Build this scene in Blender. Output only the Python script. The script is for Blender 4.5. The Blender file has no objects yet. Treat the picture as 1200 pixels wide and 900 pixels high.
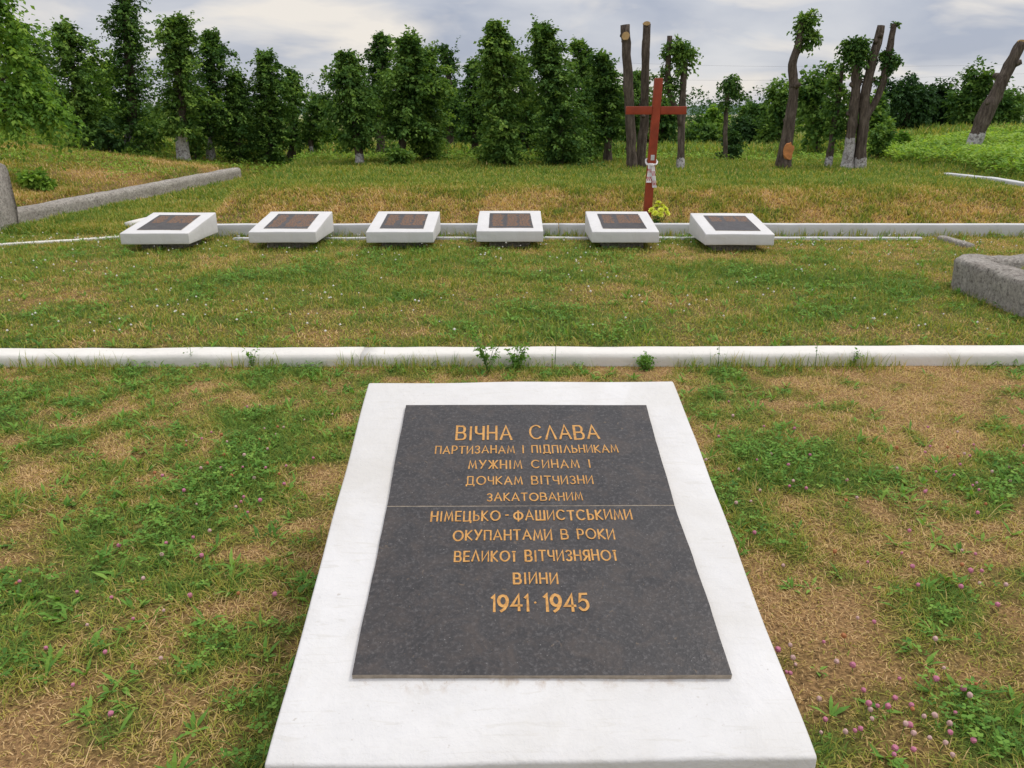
import bpy, bmesh, math
import numpy as np
from mathutils import Vector, noise as mnoise
R = math.radians
SC = bpy.context.scene
COL = SC.collection

# ------------------------------------------------------------------ camera
PITCH, FPX, CAMH = R(19.29), 900.0, 1.6
cd = bpy.data.cameras.new('camera'); cam = bpy.data.objects.new('camera', cd); COL.objects.link(cam)
cam.location = (0, 0, CAMH); cam.rotation_euler = (R(90) - PITCH, 0, 0)
cd.sensor_width = 36; cd.lens = 36 * FPX / 1200; cd.clip_start = .05; cd.clip_end = 4000
SC.camera = cam
# ------------------------------------------------------------------ light
SUN_EL, SUN_AZ = R(58), R(62)          # azimuth measured from +Y towards +X
w = bpy.data.worlds.new('World'); SC.world = w; w.use_nodes = True
nt = w.node_tree; nt.nodes.clear()
def wn(t, **k):
    n = nt.nodes.new(t)
    for a, b in k.items(): setattr(n, a, b)
    return n
out = wn('ShaderNodeOutputWorld'); bg = wn('ShaderNodeBackground'); bg.inputs['Strength'].default_value = .1
sky = wn('ShaderNodeTexSky', sky_type='NISHITA'); sky.sun_disc = False
sky.sun_elevation = SUN_EL; sky.sun_rotation = SUN_AZ
tc = wn('ShaderNodeTexCoord'); sep = wn('ShaderNodeSeparateXYZ'); nt.links.new(tc.outputs['Generated'], sep.inputs[0])
zc = wn('ShaderNodeMath', operation='MAXIMUM'); nt.links.new(sep.outputs[2], zc.inputs[0]); zc.inputs[1].default_value = 0
zo = wn('ShaderNodeMath', operation='ADD'); nt.links.new(zc.outputs[0], zo.inputs[0]); zo.inputs[1].default_value = .30
dx = wn('ShaderNodeMath', operation='DIVIDE'); nt.links.new(sep.outputs[0], dx.inputs[0]); nt.links.new(zo.outputs[0], dx.inputs[1])
dy = wn('ShaderNodeMath', operation='DIVIDE'); nt.links.new(sep.outputs[1], dy.inputs[0]); nt.links.new(zo.outputs[0], dy.inputs[1])
cmb = wn('ShaderNodeCombineXYZ'); nt.links.new(dx.outputs[0], cmb.inputs[0]); nt.links.new(dy.outputs[0], cmb.inputs[1])
def wnoise(scale, det, rough, off, sx=1, sy=1):
    mp = wn('ShaderNodeMapping'); mp.inputs['Location'].default_value = off; mp.inputs['Scale'].default_value = (sx, sy, 1)
    nt.links.new(cmb.outputs[0], mp.inputs[0])
    n = wn('ShaderNodeTexNoise'); n.inputs['Scale'].default_value = scale; n.inputs['Detail'].default_value = det
    n.inputs['Roughness'].default_value = rough; n.inputs['Distortion'].default_value = .4
    nt.links.new(mp.outputs[0], n.inputs['Vector']); return n
def wramp(stops):
    r = wn('ShaderNodeValToRGB'); e = r.color_ramp.elements
    e[0].position, e[0].color = stops[0][0], (*stops[0][1], 1)
    e[1].position, e[1].color = stops[1][0], (*stops[1][1], 1)
    for p, c in stops[2:]: x = e.new(p); x.color = (*c, 1)
    return r
n1 = wnoise(1.5, 6, .5, (3.1, 1.7, 0)); n2 = wnoise(1.9, 5, .5, (11.3, 4.2, 0), 1.0, 1.4)
r1 = wramp([(.36, (.42, .455, .56)), (.62, (.72, .72, .75))]); nt.links.new(n1.outputs[0], r1.inputs[0])
r2 = wramp([(.50, (0, 0, 0)), (.68, (1, 1, 1))]); nt.links.new(n2.outputs[0], r2.inputs[0])
mxw = wn('ShaderNodeMixRGB'); nt.links.new(r2.outputs[0], mxw.inputs[0]); nt.links.new(r1.outputs[0], mxw.inputs[1])
mxw.inputs[2].default_value = (.93, .86, .78, 1)
# an overcast sky is far brighter overhead than near the horizon
el = wn('ShaderNodeMapRange'); nt.links.new(zc.outputs[0], el.inputs[0])
el.inputs[1].default_value = .18; el.inputs[2].default_value = .9; el.inputs[3].default_value = 8.5; el.inputs[4].default_value = 18.5
sc_ = wn('ShaderNodeVectorMath', operation='SCALE'); nt.links.new(mxw.outputs[0], sc_.inputs[0]); nt.links.new(el.outputs[0], sc_.inputs['Scale'])
mx = wn('ShaderNodeMixRGB'); mx.inputs[0].default_value = .9
nt.links.new(sky.outputs[0], mx.inputs[1]); nt.links.new(sc_.outputs[0], mx.inputs[2])
nt.links.new(mx.outputs[0], bg.inputs[0]); nt.links.new(bg.outputs[0], out.inputs[0])
sd = bpy.data.lights.new('sun', 'SUN'); so = bpy.data.objects.new('sun', sd); COL.objects.link(so)
sd.energy = 1.5; sd.angle = R(14); sd.color = (1, .95, .87)
dirv = Vector((math.sin(SUN_AZ) * math.cos(SUN_EL), math.cos(SUN_AZ) * math.cos(SUN_EL), math.sin(SUN_EL)))
so.rotation_euler = dirv.to_track_quat('Z', 'Y').to_euler(); so.location = (0, 0, 30)
SC.view_settings.view_transform = 'Standard'; SC.view_settings.look = 'None'
SC.view_settings.gamma = 1; SC.view_settings.use_curve_mapping = False; SC.view_settings.exposure = 0.2

# ------------------------------------------------------------------ numbers
RNG = np.random.default_rng(7)
def U(a, b, n=None): return RNG.uniform(a, b, n)
def _h(ix, iy, s):
    v = np.sin(ix * 127.1 + iy * 311.7 + s * 74.7) * 43758.5453
    return v - np.floor(v)
def vn(x, y, s=0):
    x = np.asarray(x, float); y = np.asarray(y, float)
    ix, iy = np.floor(x), np.floor(y); fx, fy = x - ix, y - iy
    fx = fx * fx * (3 - 2 * fx); fy = fy * fy * (3 - 2 * fy)
    a, b, c, d = _h(ix, iy, s), _h(ix + 1, iy, s), _h(ix, iy + 1, s), _h(ix + 1, iy + 1, s)
    return (a * (1 - fx) + b * fx) * (1 - fy) + (c * (1 - fx) + d * fx) * fy
def fbm(x, y, s=0, o=4):
    t = 0; a = .5
    for k in range(o):
        t = t + a * vn(np.asarray(x) * 2 ** k, np.asarray(y) * 2 ** k, s + k); a *= .5
    return t / (1 - .5 ** o)
def sst(a, b, x):
    t = np.clip((np.asarray(x, float) - a) / (b - a), 0, 1); return t * t * (3 - 2 * t)

K1 = 4.965      # front face of the first kerb
def k1y(x): return K1 + .004 * x
def k2y(x): return 10.32 + .012 * x - .009 * np.clip(x, 0, 9) ** 1.35      # front face of the second kerb
def xwl(y): return -7.3 + (np.clip(y, 11, 21) - 11.4) * .156               # low wall at the foot of the left bank
def tz(x, y):
    x = np.asarray(x, float); y = np.asarray(y, float)
    z = .074 * sst(0, .05, y - k1y(x) - .06)
    yb = k2y(x) + .16
    bank = .45 * sst(0, 1.75, y - yb) + .008 * np.clip(y - 12, 0, 10)
    bank = bank + .05 * (fbm(x * 1.1, y * 1.1, 5) - .5) * sst(.1, .8, y - yb)
    path = .026 * np.clip(y - 10.3, 0, 14)
    m = sst(-4.5, -3.95, x + .12 * (y - 10.4))
    z = z + bank * m + path * (1 - m)
    dl = xwl(y) - x
    side = .2 * sst(.12, .42, dl) * (1 - sst(17.3, 20, y)) + .115 * np.clip(dl, 0, 9)
    z = z + side * sst(10.2, 11.2, y + .0 * x) * 1.0
    z = z + .5 * sst(-7.2, -7.9, x) * (1 - sst(10.2, 11.2, y)) * sst(3, 6, y)
    dr = x - 8.35
    z = z + (.085 * np.clip(dr, 0, 6) + .06 * sst(0, .5, dr)) * sst(10.6, 12, y)
    z = z + .2 * sst(4.42, 4.5, x) * (1 - sst(7.0, 7.06, y)) * sst(5.05, 5.2, y)
    z = z - .022 * np.clip(y - 24, 0, 60)
    z = z + .016 * (fbm(x * 2.3, y * 2.3, 9) - .5)
    return z

FW = np.array([0, math.cos(PITCH), -math.sin(PITCH)]); UPV = np.array([0, math.sin(PITCH), math.cos(PITCH)]); CP = np.array([0, 0, CAMH])
def ray(px, py): return np.array([1., 0, 0]) * (px - 600) / FPX + UPV * (450 - py) / FPX + FW
def aty(px, py, Y): r = ray(px, py); return CP + r * (Y / r[1])
def G(px, py, lo=1.0, hi=80):
    """where the sight line through a measured point meets the terrain"""
    r = ray(px, py); ys = np.linspace(lo, hi, 6000); P = CP + r[None] * (ys / r[1])[:, None]
    k = np.argmax(P[:, 2] <= tz(P[:, 0], P[:, 1])); return P[k]

# how green the ground is (0 straw, 1 lush)
BL = []
def blob(px, py, rx, ry, amt):
    p = G(px, py); s = p[1] / FPX
    BL.append((p[0], p[1], rx * s, ry * s * max(1.3, p[1] / 1.7), amt))
for a in [(265, 560, 95, 55, .55), (330, 520, 60, 30, .4), (90, 690, 70, 30, .4), (30, 700, 50, 25, .4), (250, 760, 60, 30, .35), (150, 860, 60, 25, .5), (60, 640, 60, 20, .25), (300, 680, 70, 40, .45), (330, 800, 30, 60, .4), (170, 615, 60, 20, .25),
          (30, 780, 45, 25, .45), (60, 520, 30, 15, .35), (180, 540, 40, 18, .3), (120, 600, 90, 16, -.45), (40, 620, 70, 18, -.4), (150, 690, 45, 18, -.4), (200, 720, 40, 25, -.5), (70, 860, 80, 30, -.5), (180, 770, 60, 20, -.4), (20, 890, 60, 30, -.5),
          (120, 490, 60, 20, -.25), (280, 470, 60, 12, -.25), (200, 650, 60, 12, -.35),
          (900, 540, 75, 32, .55), (860, 510, 50, 20, .4), (960, 560, 60, 25, .5), (1130, 560, 80, 35, .55), (1060, 500, 40, 12, .3), (900, 640, 60, 20, .35), (1060, 650, 60, 22, .45), (1110, 690, 70, 30, .55), (1000, 760, 60, 20, .2), (950, 790, 40, 20, .3),
          (1050, 830, 130, 50, .6), (960, 880, 70, 25, .6), (1170, 860, 60, 30, .4), (1040, 460, 70, 16, -.45), (1120, 470, 60, 14, -.35), (1010, 600, 60, 20, -.3), (880, 590, 30, 20, -.35), (960, 720, 60, 22, -.45), (1130, 770, 60, 20, -.45), (910, 700, 30, 30, -.35), (1000, 690, 40, 14, -.4), (1160, 620, 50, 16, -.3),
          (60, 350, 90, 14, -.2), (300, 330, 60, 10, .2), (480, 340, 80, 14, .25), (900, 330, 90, 14, .3), (1000, 370, 90, 14, .3), (1050, 330, 50, 14, .3), (680, 370, 90, 12, .2), (130, 380, 100, 12, .15), (1040, 330, 30, 5, -.4), (830, 380, 60, 8, -.2), (400, 390, 70, 8, -.15), (1100, 352, 22, 3, -.5), (560, 310, 70, 8, -.1), (200, 310, 90, 7, -.15),
          (60, 222, 50, 14, -.55), (130, 205, 80, 8, -.5), (180, 190, 60, 5, -.5), (250, 205, 40, 5, -.3), (70, 225, 25, 6, -.4), (245, 250, 18, 9, -.7), (90, 215, 25, 5, .3)]: blob(*a)
def green(x, y):
    x = np.asarray(x, float); y = np.asarray(y, float)
    n = fbm(x * .9, y * .9, 21, 4) - .5; m = fbm(x * 3.1, y * 3.1, 33, 3) - .5; q = fbm(x * 9, y * 9, 41, 2) - .5
    near = .375 + .9 * n + 1.25 * m + 1.1 * q
    mid = .60 + .75 * n + .7 * m + .5 * q
    yb = k2y(x)
    bank = .26 + .6 * n + 1.1 * m + .6 * q
    plat = .78 + .3 * n + .35 * m
    pm = sst(1.1, 2.4, y - yb - .3 * n)
    up = bank * (1 - pm) + plat * pm
    path = .74 + .5 * n + .3 * m
    mk = sst(-4.6, -4.0, x + .12 * (y - 10.4)); up = up * mk + path * (1 - mk)
    dl = xwl(y) - x; lm = sst(0, .2, dl) * sst(9, 11, y); up = up * (1 - lm) + (.55 + .9 * n + .4 * m) * lm
    rm = sst(-.6, .5, x - 8.4); up = up * (1 - rm) + .88 * rm
    f1 = sst(-.1, .15, y - k1y(x)); f2 = sst(-.05, .25, y - yb)
    g = near * (1 - f1) + mid * f1; g = g * (1 - f2) + up * f2
    for bx, by, rx, ry, a in BL:
        g = g + (.8 * a if a > 0 else .45 * a) * np.exp(-((x - bx) / rx) ** 2 - ((y - by) / ry) ** 2)
    fm = sst(18, 21, y); g = g * (1 - fm) + (.8 + .6 * n) * fm
    return np.clip(g, 0, 1)

# ------------------------------------------------------------------ object helpers
def tag(o, label=None, cat=None, group=None, kind=None):
    if label: o['label'] = label
    if cat:
        o['category'] = cat
        if not kind: kind = 'thing'
    if group: o['group'] = group
    if kind: o['kind'] = kind
    return o
def thing(name, label, cat, loc=(0, 0, 0), group=None, rz=0):
    o = bpy.data.objects.new(name, None); COL.objects.link(o); o.location = [float(c) for c in loc]; o.rotation_euler = (0, 0, rz)
    o.empty_display_size = .1
    return tag(o, label, cat, group)
def npmesh(name, V, F, mat, parent=None, attrs=None, smooth=False, loc=None, midx=None):
    """one mesh object from numpy arrays; F is a list of (n,k) index arrays"""
    V = np.ascontiguousarray(V, np.float32)
    F = [np.asarray(f, np.int32) for f in (F if isinstance(F, list) else [F]) if len(f)]
    me = bpy.data.meshes.new(name)
    me.vertices.add(len(V)); me.vertices.foreach_set('co', V.ravel())
    li = np.concatenate([f.ravel() for f in F]); tot = np.concatenate([np.full(len(f), f.shape[1], np.int32) for f in F])
    st = np.concatenate([[0], np.cumsum(tot)[:-1]]).astype(np.int32)
    me.loops.add(len(li)); me.loops.foreach_set('vertex_index', li)
    me.polygons.add(len(tot)); me.polygons.foreach_set('loop_start', st)
    if midx is not None: me.polygons.foreach_set('material_index', np.asarray(midx, np.int32))
    me.polygons.foreach_set('use_smooth', np.full(len(tot), bool(smooth)))
    for k, a in (attrs or {}).items():
        at = me.attributes.new(k, 'FLOAT', 'POINT'); at.data.foreach_set('value', np.ascontiguousarray(a, np.float32))
    me.update(calc_edges=True); me.validate()
    for m in (mat if isinstance(mat, list) else [mat]): me.materials.append(m)
    o = bpy.data.objects.new(name, me); COL.objects.link(o)
    if parent: o.parent = parent
    if loc is not None: o.location = [float(c) for c in loc]
    return o
def bmobj(name, bm, mat, parent=None, smooth=False, loc=None):
    bmesh.ops.recalc_face_normals(bm, faces=bm.faces)
    me = bpy.data.meshes.new(name); bm.to_mesh(me); bm.free()
    for m in (mat if isinstance(mat, list) else [mat]): me.materials.append(m)
    if smooth:
        for p in me.polygons: p.use_smooth = True
    o = bpy.data.objects.new(name, me); COL.objects.link(o)
    if parent: o.parent = parent
    if loc is not None: o.location = [float(c) for c in loc]
    return o
class Acc:
    def __init__(s): s.V = []; s.F = {}; s.n = 0; s.A = []
    def add(s, V, Fs, attr=None):
        V = np.asarray(V, float)
        for f in (Fs if isinstance(Fs, list) else [Fs]):
            f = np.asarray(f, int)
            if len(f): s.F.setdefault(f.shape[1], []).append(f + s.n)
        s.V.append(V); s.n += len(V); s.A.append(np.broadcast_to(0. if attr is None else attr, (len(V),)))
    def build(s, name, mat, parent=None, smooth=False, loc=None, an='t'):
        return npmesh(name, np.concatenate(s.V), [np.concatenate(v) for v in s.F.values()], mat, parent, {an: np.concatenate(s.A)}, smooth, loc)
def tube(path, rad, n=10, rough=0., seed=0, cap=True):
    path = np.asarray(path, float); k = len(path); rad = np.broadcast_to(rad, (k,)).astype(float)
    T = np.gradient(path, axis=0); T /= np.linalg.norm(T, axis=1)[:, None] + 1e-9
    ref = np.array([0, 1., 0]) if abs(T[0][1]) < .8 else np.array([1., 0, 0])
    A = np.cross(T, ref); A /= np.linalg.norm(A, axis=1)[:, None]; B = np.cross(T, A)
    th = np.arange(n) / n * 2 * math.pi
    r = rad[:, None] * (1 + rough * (2 * vn(np.arange(k)[:, None] * .55 + seed, th[None] * 1.6, seed) - 1))
    V = path[:, None] + r[..., None] * (np.cos(th)[None, :, None] * A[:, None] + np.sin(th)[None, :, None] * B[:, None])
    i = np.arange(k - 1)[:, None] * n; j = np.arange(n)[None]; j2 = (j + 1) % n
    F = np.stack([i + j, i + j2, i + n + j2, i + n + j], -1).reshape(-1, 4)
    V = V.reshape(-1, 3); Fs = [F]
    if cap:
        V = np.concatenate([V, path[:1], path[-1:]]); a, b = k * n, k * n + 1; jj = np.arange(n)
        Fs.append(np.stack([np.full(n, a), (jj + 1) % n, jj], 1)); o = (k - 1) * n
        Fs.append(np.stack([np.full(n, b), o + jj, o + (jj + 1) % n], 1))
    return V, Fs
def resample(pts, n):
    pts = np.asarray(pts, float); d = np.concatenate([[0], np.cumsum(np.linalg.norm(np.diff(pts, axis=0), axis=1))])
    t = np.linspace(0, d[-1], n); P = np.stack([np.interp(t, d, pts[:, k]) for k in range(pts.shape[1])], 1)
    for _ in range(2): P[1:-1] = (P[:-2] + 2 * P[1:-1] + P[2:]) / 4
    return P

# ------------------------------------------------------------------ materials
class Mat:
    def __init__(s, name, rough=.8, spec=.3):
        s.m = bpy.data.materials.new(name); s.m.use_nodes = True; s.t = s.m.node_tree; s.b = s.t.nodes['Principled BSDF']
        s.b.inputs['Roughness'].default_value = rough; s.b.inputs['Specular IOR Level'].default_value = spec; s.co = None
    def n(s, ty, **k):
        x = s.t.nodes.new(ty)
        for a, b in k.items(): setattr(x, a, b)
        return x
    def l(s, a, b): s.t.links.new(a, b)
    def coord(s, kind='Object', scale=(1, 1, 1)):
        c = s.n('ShaderNodeTexCoord'); mp = s.n('ShaderNodeMapping'); mp.inputs['Scale'].default_value = scale
        s.l(c.outputs[kind], mp.inputs[0]); return mp.outputs[0]
    def noise(s, scale, det=4, rough=.6, v=None, dist=0):
        x = s.n('ShaderNodeTexNoise'); x.inputs['Scale'].default_value = scale; x.inputs['Detail'].default_value = det
        x.inputs['Roughness'].default_value = rough; x.inputs['Distortion'].default_value = dist
        s.l(v or s.coord(), x.inputs['Vector']); return x.outputs[0]
    def ramp(s, fac, stops, interp='LINEAR'):
        r = s.n('ShaderNodeValToRGB'); e = r.color_ramp.elements; r.color_ramp.interpolation = interp
        e[0].position, e[0].color = stops[0][0], (*stops[0][1], 1); e[1].position, e[1].color = stops[1][0], (*stops[1][1], 1)
        for p, c in stops[2:]: x = e.new(p); x.color = (*c, 1)
        s.l(fac, r.inputs[0]); return r.outputs[0]
    def mix(s, fac, a, b, mode='MIX'):
        x = s.n('ShaderNodeMixRGB', blend_type=mode)
        for v, i in ((fac, 0), (a, 1), (b, 2)):
            if isinstance(v, (int, float)): x.inputs[i].default_value = v
            elif isinstance(v, tuple): x.inputs[i].default_value = (*v, 1)
            else: s.l(v, x.inputs[i])
        return x.outputs[0]
    def math(s, op, a, b=0.):
        x = s.n('ShaderNodeMath', operation=op)
        for v, i in ((a, 0), (b, 1)):
            if isinstance(v, (int, float)): x.inputs[i].default_value = v
            else: s.l(v, x.inputs[i])
        return x.outputs[0]
    def attr(s, name): x = s.n('ShaderNodeAttribute', attribute_name=name); return x.outputs['Fac']
    def color(s, c):
        if isinstance(c, tuple): s.b.inputs['Base Color'].default_value = (*c, 1)
        else: s.l(c, s.b.inputs['Base Color'])
        return s
    def bump(s, h, strength=.3, dist=.01):
        b = s.n('ShaderNodeBump'); b.inputs['Strength'].default_value = strength; b.inputs['Distance'].default_value = dist
        s.l(h, b.inputs['Height']); s.l(b.outputs[0], s.b.inputs['Normal']); return s
    def leafy(s, c, tr=.3):
        s.color(c); t = s.n('ShaderNodeBsdfTranslucent'); g = s.n('ShaderNodeMixRGB', blend_type='MULTIPLY'); g.inputs[0].default_value = 1
        s.l(c, g.inputs[1]); g.inputs[2].default_value = (1.25, 1.25, .6, 1); s.l(g.outputs[0], t.inputs[0])
        x = s.n('ShaderNodeMixShader'); x.inputs[0].default_value = tr
        o = s.t.nodes['Material Output']; s.l(s.b.outputs[0], x.inputs[1]); s.l(t.outputs[0], x.inputs[2]); s.l(x.outputs[0], o.inputs[0]); return s

def m_flat(name, c, rough=.7, var=.12, scale=8, spec=.3):
    m = Mat(name, rough, spec); n = m.noise(scale)
    lo = tuple(x * (1 - var) for x in c); hi = tuple(min(1, x * (1 + var)) for x in c)
    return m.color(m.ramp(n, [(.3, lo), (.7, hi)])).m
# ground
m = Mat('lawn_ground', .95, .1); g = m.attr('green'); fine = m.noise(70, 5, .7); mid = m.noise(9, 5, .65)
t = m.math('ADD', g, m.math('MULTIPLY', m.math('SUBTRACT', mid, .5), .55))
c = m.ramp(t, [(.0, (.36, .225, .105)), (.25, (.29, .19, .08)), (.5, (.19, .155, .05)), (.75, (.16, .18, .045)), (1., (.10, .15, .033))])
c = m.mix(1., c, m.ramp(fine, [(.32, (.25, .24, .23)), (.68, (1.5, 1.45, 1.4))]), 'MULTIPLY')
soil = m.attr('soil'); c = m.mix(soil, c, m.ramp(fine, [(.3, (.15, .09, .05)), (.7, (.30, .19, .12))]))
m.color(c); m.bump(fine, .8, .03); M_GROUND = m.m
def m_grass(name, stops, tr=.25):
    m = Mat(name, .75, .15); return m.leafy(m.ramp(m.attr('t'), stops), tr).m
M_BLADE = m_grass('grass_blade', [(0, (.70, .50, .255)), (.2, (.58, .42, .17)), (.4, (.44, .365, .09)), (.6, (.32, .34, .062)), (.8, (.215, .295, .05)), (1, (.12, .215, .04))], .3)
M_CLOVER = m_grass('clover_leaf', [(0, (.07, .165, .035)), (.5, (.14, .29, .048)), (1, (.25, .41, .075))], .3)
M_LEAF = m_grass('linden_leaf', [(0, (.04, .10, .027)), (.45, (.11, .21, .045)), (.8, (.21, .335, .065)), (1, (.32, .45, .10))], .3)
M_LEAFB = m_grass('bright_leaf', [(0, (.09, .19, .035)), (.5, (.19, .34, .05)), (1, (.36, .50, .09))], .38)
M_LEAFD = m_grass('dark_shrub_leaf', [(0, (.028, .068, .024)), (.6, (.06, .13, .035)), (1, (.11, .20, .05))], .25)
# whitewashed concrete
def m_white(name, base=(.64, .63, .615), dirt=.5, z_dirt=0):
    m = Mat(name, .75, .25); v = m.coord()
    a = m.noise(3.2, 6, .65, v, .6); b = m.noise(26, 5, .7, v); s = m.noise(60, 2, .5, v)
    c = m.ramp(a, [(.25, tuple(x * .9 for x in base)), (.6, base)])
    c = m.mix(m.math('MULTIPLY', m.ramp(b, [(.60, (0, 0, 0)), (.78, (1, 1, 1))]), .35 * dirt), c, (.55, .52, .46))
    c = m.mix(m.math('MULTIPLY', m.ramp(s, [(.72, (0, 0, 0)), (.76, (1, 1, 1))]), .5 * dirt), c, (.35, .31, .26))
    st = m.noise(1.0, 3, .6, m.coord('Object', (14, 14, 1.2)))
    c = m.mix(m.math('MULTIPLY', m.ramp(st, [(.56, (0, 0, 0)), (.75, (1, 1, 1))]), .3 * dirt), c, (.56, .54, .49))
    if z_dirt:      # rusty run-off below the plaque's lower edge, and hairline scratches
        sp = m.n('ShaderNodeSeparateXYZ'); m.l(v, sp.inputs[0])
        band = m.math('MULTIPLY', m.ramp(sp.outputs[1], [(.165, (0, 0, 0)), (.205, (1, 1, 1))]), m.ramp(sp.outputs[1], [(.215, (1, 1, 1)), (.225, (0, 0, 0))]))
        ins = m.math('LESS_THAN', m.math('ABSOLUTE', sp.outputs[0]), .43)
        pt = m.ramp(m.noise(16, 5, .75, v, .5), [(.5, (0, 0, 0)), (.66, (1, 1, 1))])
        c = m.mix(m.math('MULTIPLY', m.math('MULTIPLY', band, ins), m.math('MULTIPLY', pt, .7)), c, (.33, .22, .13))
        sc = m.noise(5, 3, .6, m.coord('Object', (1.2, 9, 4)), 1.5)
        c = m.mix(m.ramp(sc, [(.58, (0, 0, 0)), (.66, (.4, .4, .4))]), c, (.53, .51, .465))
        big = m.noise(1.7, 4, .6, v, .8); c = m.mix(m.ramp(big, [(.42, (0, 0, 0)), (.68, (.75, .75, .75))]), c, (.545, .525, .485))
    m.color(c); h = m.math('ADD', m.math('MULTIPLY', a, 1.2), m.math('MULTIPLY', b, .35)); m.bump(h, .5, .016); return m.m
M_WHITE = m_white('whitewashed_concrete', dirt=.95); M_SLAB = m_white('slab_limewash', (.655, .645, .63), .9, 1); M_KERB = m_white('kerb_limewash', (.70, .675, .62), 1.6); M_KERB2 = m_white('kerb_limewash_grey', (.58, .58, .575), 1.2)
m = Mat('granite', .5, .3); v = m.coord(); a = m.noise(7, 4, .6, v, .5); b = m.noise(85, 3, .75, v); d = m.noise(40, 4, .7, v, 1.5)
c = m.ramp(a, [(.3, (.026, .0245, .0255)), (.7, (.046, .043, .043))])
c = m.mix(m.ramp(b, [(.50, (0, 0, 0)), (.70, (.8, .8, .8))]), c, (.105, .098, .097))
c = m.mix(m.ramp(d, [(.52, (0, 0, 0)), (.66, (.7, .7, .7))]), c, (.02, .02, .021))
c = m.mix(m.ramp(m.noise(30, 2, .6, v, 2), [(.68, (0, 0, 0)), (.74, (.6, .6, .6))]), c, (.15, .11, .075))
c = m.mix(m.ramp(m.noise(11, 5, .75, v, 1.), [(.45, (0, 0, 0)), (.7, (.55, .55, .55))]), c, (.085, .066, .055))
c = m.mix(m.ramp(m.noise(150, 1, .5, v), [(.735, (0, 0, 0)), (.77, (.7, .7, .7))]), c, (.24, .23, .22))
m.color(c); m.l(m.ramp(a, [(.3, (.36,) * 3), (.7, (.56,) * 3)]), m.b.inputs['Roughness']); m.bump(b, .25, .004); M_GRANITE = m.m
M_SAWN = m_flat('sawn_granite_edge', (.33, .28, .22), .7, .25, 40)
m = Mat('gold_letter_paint', .55, .35); a = m.noise(60, 4, .7)
m.color(m.ramp(a, [(.28, (.27, .13, .035)), (.5, (.50, .25, .06)), (.75, (.62, .35, .11))])); M_GOLD = m.m
M_FADED = m_flat('faded_letter_paint', (.27, .135, .06), .6, .3, 30)
m = Mat('weathered_stone', .95, .15); v = m.coord(); a = m.noise(2.6, 6, .7, v, .4); b = m.noise(30, 8, .8, v, 0)
c = m.ramp(a, [(.3, (.42, .385, .35)), (.55, (.58, .545, .50)), (.75, (.72, .69, .64))])
c = m.mix(1., c, m.ramp(b, [(.34, (.25, .23, .215)), (.5, (.85, .83, .8)), (.66, (1.25, 1.23, 1.18))]), 'MULTIPLY')
c = m.mix(m.ramp(m.noise(4.5, 3, .6, v), [(.58, (0, 0, 0)), (.70, (.35, .35, .35))]), c, (.17, .155, .13)); m.color(c); m.bump(b, 1., .05); M_STONE = m.m
# bark, limewashed at the foot
def m_bark(name, wash):
    m = Mat(name, .95, .1); v = m.coord('Object', (1, 1, .18)); a = m.noise(22, 5, .7, v, .4); b = m.noise(5, 4, .6)
    c = m.ramp(a, [(.36, (.028, .021, .017)), (.5, (.11, .085, .068)), (.64, (.26, .21, .17))])
    c = m.mix(.5, c, m.ramp(b, [(.3, (.075, .057, .045)), (.7, (.17, .138, .112))]))
    if wash:
        s = m.n('ShaderNodeSeparateXYZ'); m.l(m.coord(), s.inputs[0])
        e = m.math('ADD', s.outputs[2], m.math('MULTIPLY', m.math('SUBTRACT', m.noise(9, 4, .7), .5), .35))
        k = m.math('LESS_THAN', e, wash); fl = m.ramp(m.noise(16, 5, .75), [(.38, (.1, .1, .1)), (.54, (.95, .95, .95))])
        c = m.mix(m.math('MULTIPLY', k, fl), c, (.62, .59, .58))
    m.color(c); m.bump(a, 1., .06); return m.m
M_BARK = m_bark('bark', 0); M_BARKW = m_bark('limewashed_bark', .22); M_BARKW2 = m_bark('limewashed_bark_high', .62)
M_CUT = m_flat('sawn_wood', (.50, .33, .15), .8, .2, 20); M_WOUND = m_flat('orange_wound', (.52, .21, .07), .8, .25, 14)
M_RED = m_flat('red_brown_paint', (.27, .044, .016), .5, .25, 6); M_TOWEL = m_flat('white_cloth', (.75, .73, .72), .9, .08, 20); M_EMB = m_flat('red_embroidery', (.5, .06, .07), .9, .1)
M_PLATE = m_flat('enamel_plate', (.5, .5, .48), .4, .1); M_YEL = m_flat('yellow_petal', (.76, .80, .10), .6, .15, 30); M_STEM = m_flat('green_stem', (.07, .15, .03), .7, .2, 20)
M_PINK = m_flat('pink_clover_head', (.48, .17, .25), .8, .3, 300); M_PALE = m_flat('pale_clover_head', (.52, .34, .31), .8, .3, 300); M_RUST = m_flat('faded_clover_head', (.38, .15, .06), .8, .3, 300)
M_HILL = m_flat('far_wood', (.075, .115, .10), .95, .25, .05); M_WIRE = m_flat('wire', (.12, .12, .13), .5, .1); M_WHEAT = m_flat('pale_field', (.30, .29, .17), .9, .15, .05)
M_ROOF = m_flat('red_roof', (.42, .12, .07), .8, .2, 2); M_WALLP = m_flat('pale_house_wall', (.6, .57, .52), .9, .1, 2)

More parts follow.
